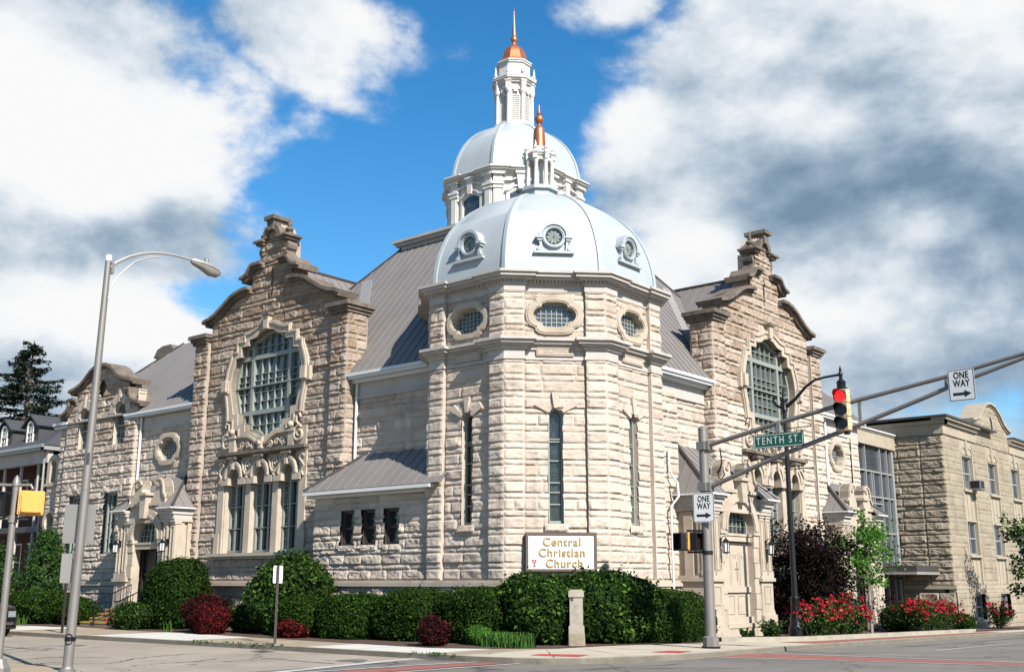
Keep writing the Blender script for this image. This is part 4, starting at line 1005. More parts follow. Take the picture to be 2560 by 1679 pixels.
        for t in (90, 36, 144):
            d = R(t); cx, cz = math.cos(d), math.sin(d); px_, pz_ = -cz, cx
            r.extra.prism(fr, [(cx*.26+px_*.055, 6.8+cz*.26+pz_*.055), (cx*.26-px_*.055, 6.8+cz*.26-pz_*.055), (cx*.76-px_*.125, 6.8+cz*.76-pz_*.125), (cx*.76+px_*.125, 6.8+cz*.76+pz_*.125)], -.3, -.03)
        r.build('surround', 'trim' if False else 'stone', g)
        quatrefoil(fr, 0, 10.08, tw, 1, 1, -REC, 8, 6)
    # dome
    prof = smooth_curve([(4.16, 11.46), (4.12, 12.1), (3.95, 12.8), (3.60, 13.55), (3.03, 14.20), (2.32, 14.72), (1.55, 15.07), (.75, 15.26), (.3, 15.30)])
    d = MB().lathe(prof, TC, 8, math.pi/8).build('dome', 'dome_metal', church, smooth=True)
    dome_ribs(MB(), TC, prof, .13, .045).build('rib', 'dome_rib', d)
    MB().plan(octplan(TC, 3.88, 0, 0, 0), 11.455, 11.56).build('dome_kerb', 'dome_rib', d)
    for i in (4, 5, 6):
        fr = oct_frames(TC, 3.81)[i]; z = 12.72
        g = MB().disc(fr, 0, z, .285, -.3, -.02).build('oculus', 'glass', d)
        q = MB()
        for k in range(10):
            t = k*2*math.pi/10; q.prism(fr, [(.02*math.cos(t), z+.02*math.sin(t)), (.17*math.cos(t-.24), z+.17*math.sin(t-.24)), (.25*math.cos(t), z+.25*math.sin(t)), (.17*math.cos(t+.24), z+.17*math.sin(t+.24))], -.03, -.012)
        q.build('petal_tracery', 'petal_glass', g)
        f = MB(); cir = lambda r: arch(0, z, r, 28, 0, 2*math.pi)[:-1]
        f.ring(fr, cir(.39), cir(.285), -.5, .06); f.ring(fr, cir(.36), cir(.32), 0, .085)
        f.prism(fr, [(-.52, 12.22), (.52, 12.22), (.50, 12.4), (.40, 12.55), (.40, 12.74)]+arch(0, z, .44, 14, .05, math.pi-.05)+[(-.40, 12.74), (-.40, 12.55), (-.50, 12.4)], -.9, -.03)
        f.ring(fr, arch(0, z, .50, 16), arch(0, z, .40, 16), -.9, .12, False)
        for s in (-1, 1):
            f.box(fr, *sorted((s*.37, s*.60)), -.8, .13, 12.66, 12.74); f.box(fr, *sorted((s*.39, s*.55)), -.8, .09, 12.58, 12.658)
            f.prism(fr, [(s*.40, 12.58), (s*.50, 12.56), (s*.46, 12.45), (s*.52, 12.36), (s*.58, 12.30), (s*.55, 12.22), (s*.38, 12.22)], -.6, .05); f.disc(fr, s*.50, 12.31, .065, 0, .085, 12)
        f.box(fr, -.66, .66, -.4, .12, 12.14, 12.22)
        f.build('oculus_surround', 'dome_rib', g, smooth=True, sharp=30)
    # open lantern turret
    l = MB(); l.plan(octplan(TC, .56, 0, 0, 0), 15.2, 15.62); l.plan(octplan(TC, .66, 0, 0, 0), 15.62, 15.70); l.plan(octplan(TC, .60, 0, 0, 0), 15.70, 15.78)
    lt = l.build('lantern_turret', 'dome_rib', church)
    e = MB()
    for i in range(8):
        t = (i+.5)*math.pi/4; q = (TC[0]+.47*math.cos(t), TC[1]+.47*math.sin(t))
        MB().lathe([(.095, 15.78), (.095, 15.84), (.085, 15.87), (.074, 16.68), (.085, 16.70), (.10, 16.80), (.085, 16.82)], q, 12).build('column', 'white_paint', lt, smooth=True)
        q2 = (TC[0]+.52*math.cos(t), TC[1]+.52*math.sin(t)); e.lathe([(.11, 16.82), (.11, 16.98), (.17, 17.06), (.17, 17.11)], q2, 4, t+math.pi/4)
        q3 = (TC[0]+.52*math.cos(t), TC[1]+.52*math.sin(t)); e.lathe([(.06, 17.11), (.07, 17.17), (.11, 17.24), (.05, 17.30), (.045, 17.36), (.02, 17.48), (.004, 17.54)], q3, 8)
    e.plan(octplan(TC, .44, 0, 0, 0), 16.82, 16.98); e.plan(octplan(TC, .50, 0, 0, 0), 16.98, 17.05); e.plan(octplan(TC, .55, 0, 0, 0), 17.05, 17.10); e.lathe([(.20, 15.7), (.20, 16.9)], TC, 8); e.lathe([(.36, 17.10), (.3, 17.3), (.24, 17.42)], TC, 8, math.pi/8)
    e.build('entablature', 'white_paint', lt)
    MB().lathe(smooth_curve([(.235, 17.42), (.23, 17.5), (.215, 17.9), (.20, 18.1), (.15, 18.22), (.075, 18.30), (.06, 18.36), (.13, 18.44), (.165, 18.55), (.13, 18.66), (.07, 18.72), (.10, 18.76), (.055, 18.80), (.02, 19.12)], 3), TC, 16).build('finial', 'copper', lt, smooth=True)
tower()
DC = (8.9, 9.1)
def central_dome():
    b = MB().plan([(5.35, 5.35), (12.65, 5.35), (12.65, 12.65), (5.35, 12.65)], 15.75, 16.02).plan([(5.2, 5.2), (12.8, 5.2), (12.8, 12.8), (5.2, 12.8)], 16.02, 16.16).plan([(5.08, 5.08), (12.92, 5.08), (12.92, 12.92), (5.08, 12.92)], 16.16, 16.28)
    b.build('drum_platform', 'trim_grey', church)
    a = 2.92; rec = .10; pil = .70; k = a*math.tan(math.pi/8); F = oct_frames(DC, a)
    d = MB().plan(octplan(DC, a-.12, 0, 0, 0), 16.2, 18.9)
    d.plan(octplan(DC, a, rec, pil, .10), 16.28, 16.55); 
    for fr in F:
        for s in (-1, 1):
            x = s*(k-.25); d.box(fr, x-.19, x+.19, -.2, .0, 16.5, 18.2); d.box(fr, x-.13, x+.13, -.1, .035, 16.7, 17.8); d.box(fr, x-.22, x+.22, -.2, .03, 16.5, 16.68)
            d.box(fr, x-.23, x+.23, -.2, .06, 17.86, 17.94); d.box(fr, x-.21, x+.21, -.2, .03, 17.94, 18.02); d.box(fr, x-.25, x+.25, -.2, .09, 18.02, 18.12); d.box(fr, x-.20, x+.20, -.2, .02, 18.12, 18.46)
            d.box(fr, x-.27, x+.27, -.2, .14, 18.46, 18.54)
        oo = [(-.60, 16.45), (.60, 16.45), (.60, 17.72)]+[(.6-.12*i, 17.72+.22*math.sin(math.pi*i/10)) for i in range(1, 10)]+[(-.60, 17.72)]
        ii = [(-.48, 16.5), (.48, 16.5), (.48, 17.66)]+[(.48-.096*i, 17.66+.20*math.sin(math.pi*i/10)) for i in range(1, 10)]+[(-.48, 17.66)]
        d.ring(fr, oo, ii, -.2, -.03)
        d.ribbon(fr, [(-.66, 17.80), (-.5, 17.82), (-.3, 17.98), (0, 18.06), (.3, 17.98), (.5, 17.82), (.66, 17.80)], .07, -.2, .04)
        d.ribbon(fr, [(-.74, 18.24), (-.4, 18.26), (-.2, 18.34), (0, 18.38), (.2, 18.34), (.4, 18.26), (.74, 18.24)], .05, -.2, .03)
        d.prism(fr, [(-.10, 17.84), (.10, 17.84), (.17, 18.5), (-.17, 18.5)], -.2, .10); d.box(fr, -.22, .22, -.2, .16, 18.5, 18.6)
    d.plan(octplan(DC, a, rec, pil, .02), 18.46, 18.56); d.plan(octplan(DC, a, rec, pil, .10), 18.56, 18.66); d.plan(octplan(DC, a, .06, pil, .20), 18.66, 18.74); d.plan(octplan(DC, a, .06, pil, .28), 18.74, 18.80)
    dr = d.build('drum', 'white_paint', church)
    for fr in F:
        ii = [(-.48, 16.5), (.48, 16.5), (.48, 17.66)]+[(.48-.096*i, 17.66+.20*math.sin(math.pi*i/10)) for i in range(1, 10)]+[(-.48, 17.66)]
        g = MB().prism(fr, ii, -.119, -.10).build('window', 'glass', dr); q = MB()
        rng = random.Random(int(fr.n[0]*50+fr.n[1]*9)); 
        for r_ in range(8):
            for c_ in range(6):
                x = -.40+c_*.16+(.08 if r_ % 2 else 0); z = 16.62+r_*.165
                if abs(x) < .42 and z < 17.72 and rng.random() < .55: q.prism(fr, [(x, z-.15), (x+.075, z), (x, z+.15), (x-.075, z)], -.105, -.095+.001*rng.random())
        q.build('diamond_pane', 'glass_curtain', g)
        f = MB().ring(fr, ii, scale_poly(ii, (0, 17.1), .04), -.11, -.06); f.build('frame', 'sash_white', g)
    prof = smooth_curve([(3.02, 18.80), (2.98, 19.2), (2.80, 19.9), (2.46, 20.55), (1.97, 21.1), (1.40, 21.48), (.85, 21.7), (.5, 21.74)])
    dm = MB().lathe(prof, DC, 8, math.pi/8).build('dome', 'dome_metal', church, smooth=True); dome_ribs(MB(), DC, prof, .12, .05).build('rib', 'dome_rib', dm)
    l = MB().plan(octplan(DC, .90, 0, 0, 0), 21.4, 21.8).plan(octplan(DC, .70, 0, 0, 0), 21.6, 23.5).plan(octplan(DC, .82, 0, 0, 0), 21.8, 21.90)
    Fl = oct_frames(DC, .70); e = MB()
    for i in range(8): l.box(Fl[i], -.27, .27, -.2, .03, 21.66, 21.9)
    lt = l.build('lantern_turret', 'white_paint', church)
    for i in range(8):
        fr = Fl[i]; v = MB(); o = lancet(0, 21.95, 23.05, .165, 1.0)
        v.ring(fr, lancet(0, 21.9, 23.05, .23, 1.0), o, -.05, .05)
        for j in range(13):
            z = 21.99+j*.095; hw = .165 if z < 23.05 else math.sqrt(max(.001, .165**2-(z-23.05)**2))
            v.prism(fr, [(-hw, z), (hw, z), (hw, z+.05), (-hw, z+.05)], -.02, .035)
        v.build('louvre', 'white_paint', lt)
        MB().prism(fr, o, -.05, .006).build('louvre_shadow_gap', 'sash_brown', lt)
        t = (i+.5)*math.pi/4; q = (DC[0]+.84*math.cos(t), DC[1]+.84*math.sin(t))
        MB().lathe([(.13, 21.5), (.13, 21.6), (.10, 21.66), (.085, 23.2), (.12, 23.24), (.145, 23.36), (.145, 23.42)], q, 12).build('column', 'white_paint', lt, smooth=True)
        e.lathe([(.16, 23.42), (.16, 23.74), (.21, 23.80), (.21, 23.86)], q, 4, t+math.pi/4); e.lathe([(.07, 24.08), (.06, 24.14), (.10, 24.2), (.05, 24.28), (.05, 24.36), (.012, 24.62)], (DC[0]+.95*math.cos(t), DC[1]+.95*math.sin(t)), 8)
        e.box(fr, -.09, .09, 0, .14, 23.28, 23.42)
    for z0, z1, o in ((23.42, 23.56, .76), (23.56, 23.76, .74), (23.76, 23.84, .84), (23.84, 23.92, .90), (23.92, 24.0, .98), (24.0, 24.06, 1.0), (24.06, 24.78, .70), (24.78, 24.86, .76), (24.86, 24.92, .80)): e.plan(octplan(DC, o, 0, 0, 0), z0, z1)
    e.build('entablature', 'white_paint', lt)
    cp = MB().lathe(smooth_curve([(.76, 24.92), (.66, 25.06), (.58, 25.3), (.50, 25.55), (.38, 25.75), (.22, 25.88), (.12, 25.98), (.09, 26.1)], 4), DC, 8, math.pi/8).build('cupola_roof', 'copper', lt, smooth=True)
    MB().lathe(smooth_curve([(.09, 26.0), (.10, 26.08), (.15, 26.18), (.155, 26.28), (.12, 26.38), (.085, 26.42), (.11, 26.46), (.10, 26.5), (.015, 27.72)], 3), DC, 14).lathe([(.012, 27.6), (.008, 28.0)], DC, 6).build('spire', 'copper', cp, smooth=True)
central_dome()
# ================================================================ ground, streets, pavements
def sheet(name, poly, z, m, th=0.0, kind='structure', xs=(), label=None):
    bm = bmesh.new(); vs = [bm.verts.new((x, y, 0)) for x, y in poly]; bm.faces.new(vs)
    for x in (0.0, 60.0)+tuple(xs):
        bmesh.ops.bisect_plane(bm, geom=bm.verts[:]+bm.edges[:]+bm.faces[:], plane_co=(x, 0, 0), plane_no=(1, 0, 0))
    if th:
        r = bmesh.ops.extrude_face_region(bm, geom=bm.faces[:]); 
        for v in [g for g in r['geom'] if isinstance(g, bmesh.types.BMVert)]: v.co.z -= th
        bmesh.ops.recalc_face_normals(bm, faces=bm.faces)
    for v in bm.verts: v.co.z += z+gz(v.co.x)
    bm.verts.index_update(); V = [v.co[:] for v in bm.verts]; F = [[v.index for v in f.verts] for f in bm.faces]; bm.free()
    o = raw(name, V, F, m); return tag(o, kind=kind) if kind else o
RZ = -.12
def rd(x, y, k=1.82/1.70): return (CAM[0]+(x-CAM[0])*k, CAM[1]+(y-CAM[1])*k)   # a road point seen at pavement level, moved down to road level
sheet('ground', [(-1500, -1500), (1500, -1500), (1500, 1500), (-1500, 1500)], -.20, 'earth')
sheet('road', [(-120, -120), (200, -120), (200, 120), (-120, 120)], RZ-.008, 'asphalt')
sheet('side_street', [rd(-16.2, 90), rd(-16.2, -1.9), rd(-7.0, -2.3), rd(-5.2, 90)], RZ-.004, 'street_concrete')
KERB = [(-7.35, 60), (-7.1, 16), (-6.75, 5), (-6.62, -2.2), (-6.55, -2.9), (-6.42, -3.5), (-6.2, -4.0), (-5.9, -4.45), (-5.5, -4.82), (-5.0, -5.12), (-4.4, -5.36), (-3.6, -5.6), (-2.7, -5.82), (-1.7, -6.0), (.4, -6.1), (3.5, -5.9), (8.3, -5.75), (23, -5.55), (90, -5.5)]
sheet('pavement', KERB+[(90, 60)], 0, 'concrete_cream', .3)
def kerb(pts, w, name, z=.0):
    inn = []
    for i, (x, y) in enumerate(pts):
        p, q = pts[max(0, i-1)], pts[min(len(pts)-1, i+1)]; dx, dy = q[0]-p[0], q[1]-p[1]; l = math.hypot(dx, dy); inn.append((x-dy/l*w, y+dx/l*w))
    return pts+inn[::-1]
sheet('kerb', kerb(KERB, .16, ''), .006, 'kerb_stone', .28)
# slabs of the left pavement: tan ones and newer white ones
yy = [(23.5, 60, 'concrete_tan'), (20, 23.5, 'concrete_white'), (14.3, 20, 'concrete_tan'), (9.1, 14.3, 'concrete_white'), (3.7, 9.1, 'concrete_tan'), (-.9, 3.7, 'concrete_white'), (-1.9, -.9, 'concrete_tan')]
def kx(y):
    for (x0, y0), (x1, y1) in zip(KERB, KERB[1:]):
        if y1 <= y <= y0: return x0+(x1-x0)*(y-y0)/(y1-y0)
    return -7.35
for a, b, m in yy: sheet('pavement_slab', [(kx(a)+.17, a+.012), (kx(b)+.17, b-.012), (-3.2, b-.012), (-3.2, a+.012)], .004, m)
BED = [(-4.15, 29.5), (-4.15, 21.9), (-3.75, 20.8), (-3.55, 17.6), (-4.05, 16.8), (-3.95, 13.2), (-4.3, 9), (-4.5, 6.4), (-4.72, 3.2), (-4.85, .7), (-4.1, -.9), (-2.9, -2.1), (-1.2, -2.35), (.7, -2.95), (2.5, -3.15), (4.6, -2.95), (5.0, -3.1), (7.8, -4.2), (16.5, -4.25), (23.5, -4.3), (23.5, 1), (1.5, 1), (1, 1.5), (1, 29.5)]
sheet('mulch_bed', BED, .012, 'mulch')
sheet('bed_kerb', kerb([(4.3, -3.0), (4.75, -3.25), (7.6, -4.25), (16.5, -4.3), (24.6, -4.35)], .2, ''), .125, 'kerb_stone', .3)
sheet('brick_pavement', [(5.4, -4.35), (7.7, -4.7), (25, -4.7), (25, -5.35), (9, -5.5), (5.4, -5.6)], .005, 'brick_pave')
sheet('school_lawn', [(24.0, -4.4), (90, -4.4), (90, -1.8), (29.0, -1.8), (29.0, 3), (24.0, 3)], .01, 'mulch')
sheet('crosswalk', [rd(-5.8, -4.35), rd(-9.3, -3.55), rd(-11.9, -3.2), rd(-22, -1.9), rd(-22, -2.9), rd(-11.6, -4.05), rd(-9.0, -4.3), rd(-5.9, -4.75)], RZ+.002, 'brick_pave')
sheet('crosswalk', [rd(-1.2, -6.35), rd(-3.2, -6.15), rd(-2.7, -8.0), rd(-1.25, -13.3), rd(-.7, -18), rd(.3, -18), rd(-.25, -13), rd(-.75, -9.5)], RZ+.002, 'brick_pave')
def stripe(pts, w): return kerb([rd(*p) for p in pts], w, '')
for pts, w in (([(-5.9, -4.15), (-9.3, -3.3), (-11.9, -2.95), (-22, -1.6)], .12), ([(-6.0, -4.95), (-9.0, -4.5), (-11.6, -4.25), (-22, -3.1)], .12), ([(-.9, -6.3), (-.45, -9.5), (.05, -13), (.6, -18)], .12), ([(-3.4, -6.2), (-2.9, -8.0), (-1.5, -13.3), (-.9, -18)], .12)):
    sheet('road_marking', stripe(pts, w), RZ+.004, 'line_white')
sheet('road_marking', stripe([(-13.5, -2.9), (-11.0, -2.45), (-9.1, -2.15), (-7.6, -1.95)], .3), RZ+.004, 'line_white')
sheet('road_marking', stripe([(-8.9, 4.7), (-8.1, 3.2), (-7.75, 2.1)], .10), RZ+.004, 'line_white')
sheet('road_marking', stripe([(4.5, -9.5), (12, -9.4)], .11), RZ+.004, 'line_white')
for P in ([(-5.43, -3.22), (-4.92, -3.12), (-4.41, -4.22), (-5.15, -4.45)], [(-2.65, -4.86), (-1.75, -4.82), (-1.62, -5.42), (-2.42, -5.55)]): sheet('tactile_paving', P, .008, 'tactile_red')
sheet('near_pavement', [(-40, .35), (-14.95, .35), (-14.6, .9), (-14.6, 60), (-40, 60)], 0, 'concrete_tan', .3)
sheet('manhole_cover', [(rd(-9.3, -1.2)[0]+.38*math.cos(i*.5236), rd(-9.3, -1.2)[1]+.38*math.sin(i*.5236)) for i in range(12)], RZ+.003, 'galvanized')
# the yellow-edged steps at the left porch
st = MB()
for k in range(4): st.box(FL, 19.6, 22.6, 1.0, 2.6-k*.34, -.1+k*.16 if k else -.1, .15+k*.16)
steps = st.build('steps', 'concrete_tan', None, base=(-1.8, 21, 0)); tag(steps, 'short flight of tan steps with yellow treads at the left porch', 'steps')
for k in range(4): MB().box(FL, 19.58, 22.62, 2.42-k*.34, 2.62-k*.34, .10+k*.16, .158+k*.16).build('yellow_nosing', 'step_yellow', steps)
def handrail(y, nm, lab):
    t = thing('handrail', lab, 'handrail', (-2.0, y, 0), 'handrails of the left porch steps'); m = MB()
    a, b = (-2.72, y, .95), (-1.15, y, 1.62)
    m.tube([(-2.72, y, 0), a, b, (-1.15, y, .6)], .028, 6); m.tube([(-2.72, y, .18), (-1.15, y, .85)], .016, 6)
    m.build('rail', 'black_metal', t)
    for i in range(1, 7):
        k = i/7; MB().tube([(-2.72+1.57*k, y, .18+.67*k), (-2.72+1.57*k, y, .95+.67*k)], .014, 5).build('baluster', 'black_metal', t)
handrail(19.75, '', 'black handrail on the right edge of the porch steps'); handrail(21.4, '', 'black handrail up the middle of the porch steps')

# tar-filled cracks in the carriageway and joints across the pavement
def wiggle(pts, w, sd):
    r = random.Random(sd); P = []
    for (x0, y0), (x1, y1) in zip(pts, pts[1:]):
        for k in range(6): t = k/6; P.append((x0+(x1-x0)*t+r.uniform(-.05, .05), y0+(y1-y0)*t+r.uniform(-.05, .05)))
    P.append(pts[-1]); A, B = [], []
    for i, (x, y) in enumerate(P):
        p, q = P[max(0, i-1)], P[min(len(P)-1, i+1)]; dx, dy = q[0]-p[0], q[1]-p[1]; l = math.hypot(dx, dy) or 1; h = w*r.uniform(.4, 1.2)*(.2 if i in (0, len(P)-1) else 1); A.append((x-dy/l*h, y+dx/l*h)); B.append((x+dy/l*h, y-dx/l*h))
    return A, B
def strip(name, pts, w, z, m, sd):
    A, B = wiggle(pts, w, sd); n = len(A); V = [(x, y, z+gz(x)) for x, y in A+B]
    return tag(raw(name, V, [(i, i+1, n+i+1, n+i) for i in range(n-1)], m), kind='structure')
mat('tar', (.07, .062, .052), .8)
for i, l in enumerate([[(-13.27, 6.68), (-12.72, 6.61), (-12.06, 6.8), (-11.95, 6.17), (-11.13, 5.68)], [(-14.14, 4.78), (-14.26, 3.94), (-13.28, 5.0), (-12.77, 5.05)], [(-12.32, 3.84), (-11.9, 3.99), (-11.13, 4.69), (-10.35, 4.99), (-9.41, 5.17), (-8.97, 5.05)], [(-8.92, 3.01), (-8.93, 1.81), (-9.12, .53), (-9.03, -.34)], [(-11.48, 2.08), (-11.29, 1.76)], [(-11.67, 2.74), (-10.75, 2.72), (-9.82, 3.11)],
     [(-6.91, -5.69), (-4.66, -6.45), (-3.91, -6.51)], [(2.7, -7.3), (3.56, -7.6), (4.37, -8.24), (4.58, -9.41)], [(4.11, -10.85), (4.53, -11.64)], [(-8.02, -5.2), (-7.5, -5.5), (-5.0, -7.2), (-3.9, -8.8)], [(-11, 9), (-10.6, 14), (-11.2, 22), (-10.8, 34)], [(8, -7), (14, -7.2), (22, -6.9), (34, -7.1)]]):
    strip('road_crack', l, .035, RZ+.0012, 'tar', i)
for i in range(24):
    y = 24.5-i*1.62
    if y > -1.8: strip('pavement_joint', [(kx(y)+.17, y), (-3.9, y)], .012, .0085, 'tar', 50+i)
for i, l in enumerate([[(-6.4, -2.4), (-4.4, -1.6)], [(-5.9, -4.3), (-3.4, -2.1)], [(-4.2, -5.3), (-2.4, -2.5)], [(-2.2, -5.9), (-1.5, -2.5)], [(-.2, -6.0), (-.1, -2.8)], [(1.8, -5.9), (1.8, -3.2)], [(3.6, -5.8), (3.7, -3.2)]]): strip('pavement_joint', l, .012, .0045, 'tar', 90+i)
sheet('drain_grate', [(-7.55, 4.2), (-7.15, 4.2), (-7.12, 4.9), (-7.5, 4.9)], RZ+.003, 'tar')
# ================================================================ the school-like annex on the right, with its glass link
school = thing('annex_building', 'tan stone three-storey annex with flat parapet and a round-topped gable', 'building', (29.6, -2, gz(29.6)))
def school_b():
    fr = Fr((0, -2), (1, 0), (0, -1)); sd = Fr((29.7, 0), (0, 1), (-1, 0))
    wx = [33.25, 37.7, 42.1, 46.5]; rows = [(1.62, None), (3.10, 4.80), (6.48, 8.22)]
    def inside(A, Z):
        r = np.ones(A.shape, bool)
        for x in wx: r &= ~((abs(A-x) < 1.02) & (Z > 1.62) & (Z < 9.1))
        return r
    zs = []; z = 1.78; k = 0
    while z < 12.5: zs.append(z); z += .40 if k % 2 == 0 else .22; k += 1
    w = Wall(); w.ashlar(fr, 29.7, 50, 1.55, 9.1, inside, 0, .03, 301, zs=zs, cell=.09, lens=(.9, 1.8))
    gab = [(34.9, 9.1), (34.9, 10.4), (35.7, 10.62), (36.4, 11.15), (37.2, 11.5), (38.0, 11.6), (38.8, 11.5), (39.6, 11.15), (40.3, 10.62), (41.1, 10.4), (41.1, 9.1)]
    w.ashlar(fr, 34.9, 41.1, 9.1, 11.7, lambda A, Z: pip(gab, A, Z) & ~((((A-38.1)/.22)**2+((Z-10.4)/.5)**2) < 1), .04, .03, 302, zs=zs, cell=.09, lens=(.9, 1.8))
    w.extra.prism(fr, gab, -.5, -.02)
    def in2(A, Z):
        r = np.ones(A.shape, bool)
        for x in wx: r &= ~((abs(A-x) < .88) & (Z > -.15) & (Z < 1.12))
        return r
    w.ashlar(fr, 29.7, 50, -1.0, 1.2, in2, .05, .03, 303, zs=[-.5, 0, .5, .9], cell=.09, lens=(.9, 1.8))
    w.ashlar(sd, -2.0, 3.2, 1.55, 9.1, None, 0, .085, 304, zs=zs, lens=(1.0, 1.5), end=1.2, tone=(.2, .9))
    w.ashlar(sd, -2.0, 3.2, -1.0, 1.2, None, .04, .10, 305, zs=[-.4, .1, .65], lens=(.9, 1.4))
    w.extra.box(fr, 29.75, 50, -18, -.55, -1, 9.8)
    wl = w.build('wall', 'stone_school', school)
    t = MB()
    t.box(fr, 29.62, 50, -.3, .09, 1.38, 1.56); t.box(fr, 29.64, 50, -.3, .07, 1.2, 1.378); t.box(sd, -2.08, 3.2, -.3, .12, 1.38, 1.56)
    t.build('belt_course', 'trim_school', wl)
    for a0, a1 in ((29.6, 34.88), (41.12, 50)):
        e = 0 if a0 > 30 else 0
        c = MB(); c.box(fr, a0, a1, -.4, .08, 9.1, 9.62); c.box(fr, a0-.1*(a0 < 30), a1, -.4, .22, 9.62, 9.8); c.box(fr, a0-.2*(a0 < 30), a1, -.4, .38, 9.8, 9.92); c.build('frieze', 'trim_school', wl)
    c = MB(); c.box(sd, -2.0, 3.2, -.3, .07, 9.1, 9.62); c.box(sd, -2.22, 9, -.3, .22, 9.62, 9.8)
    c.build('frieze', 'trim_school', wl)
    MB().box(sd, -2.45, 12, -8, .5, 9.92, 10.02).box(fr, 29.7, 34.88, -3, .46, 9.922, 10.022).box(fr, 41.12, 50, -3, .46, 9.922, 10.022).build('roof', 'roof_dark', wl)
    g = MB(); pts = [(34.45, 10.45), (35.0, 10.52), (35.7, 10.74), (36.4, 11.26), (37.2, 11.62), (38.0, 11.73), (38.8, 11.62), (39.6, 11.26), (40.3, 10.74), (41.0, 10.52), (41.55, 10.45)]
    g.ribbon(fr, pts, .12, -.9, .22); g.ribbon(fr, pts, .1, -.85, .12, drop=.12); g.build('gable_coping', 'trim_school', wl)
    n = MB().prism(fr, [(38.1+.23*math.cos(i*.524), 10.4+.52*math.sin(i*.524)) for i in range(12)], -.15, -.1); n.build('niche', 'coping', wl)
    def window(x, z0, z1, h=.86, wd=-.22):
        gl = MB().box(fr, x-h, x+h, wd-.05, wd, z0, z1).build('window', 'glass_curtain', school); f = MB()
        f.ring(fr, [(x-h, z0), (x+h, z0), (x+h, z1), (x-h, z1)], [(x-h+.09, z0+.09), (x+h-.09, z0+.09), (x+h-.09, z1-.09), (x-h+.09, z1-.09)], wd-.02, wd+.08)
        f.box(fr, x-.035, x+.035, wd-.01, wd+.05, z0, z1); f.box(fr, x-h, x+h, wd-.01, wd+.06, (z0+z1)/2-.04, (z0+z1)/2+.04); f.build('frame', 'sash_grey', gl)
        MB().box(fr, x-h-.12, x+h+.12, -.3, .10, z0-.13, z0-.005).build('sill', 'trim_school', gl); return gl
    for x in wx:
        for z0, z1 in rows[1:]: window(x, z0, z1)
        window(x, -.15, 1.10, .84, -.2)
        p = MB()
        for z0, z1 in ((1.57, 2.96), (4.81, 6.34)):
            p.box(fr, x-1.02, x+1.02, -.3, -.06, z0, z1)
            for a in (-.86, -.3, .3, .86): p.box(fr, x+a-.02, x+a+.02, -.1, -.035, z0, z1)
        for s in (-1, 1): p.box(fr, *sorted((x+s*.87, x+s*1.04)), -.3, .03, 1.57, 8.3)
        for z in (4.81, 8.22): p.box(fr, x-.9, x+.9, -.3, -.02, z, z+.09)
        p.box(fr, x-1.12, x+1.12, -.3, .01, 8.31, 9.095); 
        for s in (-.48, .48): p.ring(fr, arch(x+s, 8.32, .42, 10), arch(x+s, 8.32, .36, 10), 0, .05, False)
        p.prism(fr, [(x-.05, 8.35), (x+.05, 8.35), (x+.16, 9.09), (x-.16, 9.09)], 0, .055)
        p.build('window_bay', 'trim_school', wl)
    # glass link
    lk = Fr((0, .55), (1, 0), (0, -1))
    l = MB().box(lk, 24.1, 29.6, -.15, .12, 8.38, 9.05).box(lk, 24.0, 29.6, -.2, .17, 9.05, 9.13); lf = l.build('link_fascia', 'trim_school', school)
    MB().box(lk, 24.0, 29.6, -3, .24, 9.13, 9.2).build('link_gutter', 'white_gutter', lf)
    g = MB().box(lk, 24.1, 29.5, -.16, -.12, -.5, 8.38).build('curtain_wall', 'glass_curtain', school); f = MB()
    for x, wd in ((25.75, .07), (27.7, .08), (28.6, .06), (29.35, .26)): f.box(lk, x-wd/2, x+wd/2, -.13, .02, -.4, 8.38)
    for z in (7.1, 5.85, 4.1, 2.4): f.box(lk, 24.1, 29.4, -.13, .0, z-.04, z+.04)
    for x in (26.5, 26.75): f.box(lk, x-.03, x+.03, -.12, -.01, 5.3, 7.1)
    f.box(lk, 25.75, 27.7, -.12, -.02, 5.5, 5.56); f.build('frame', 'sash_grey', g)
    # canopy and doors below it
    cn = MB().box(Fr((0, 0), (1, 0), (0, -1)), 26.6, 29.68, -1, 1.25, 2.20, 2.50); ca = cn.build('canopy', 'roof_dark', school)
    MB().box(FT, 26.4, 29.68, -1, 1.32, 2.08, 2.20).build('canopy_edge', 'galv_light', ca)
    d = MB().box(lk, 27.2, 29.5, -.1, -.06, -.4, 1.95).build('entrance_door', 'glass_dark', school); f = MB()
    for x in (27.25, 28.0, 28.75, 29.45): f.box(lk, x-.06, x+.06, -.08, .03, -.4, 1.95)
    f.box(lk, 27.2, 29.5, -.08, .02, 1.85, 1.98); f.build('frame', 'sash_brown', d)
    MB().box(lk, 28.3, 28.42, -.05, -.03, .5, 1.35).build('door_notice', 'red_mark', d)
school_b()
ac = thing('air_conditioner', 'small metal air conditioner jutting from an upper annex window', 'air conditioner', (33.9, -2.1, 6.52))
frs = Fr((0, -2), (1, 0), (0, -1))
MB().box(frs, 33.42, 34.06, -.25, .55, 6.53, 6.98).build('casing', 'galv_light', ac)
MB().box(frs, 33.46, 34.02, .55, .57, 6.57, 6.94).box(frs, 33.40, 33.42, .05, .5, 6.57, 6.94).build('grille', 'sign_black', ac); MB().box(frs, 33.4, 34.1, -.2, .6, 6.47, 6.53).build('bracket', 'galvanized', ac)

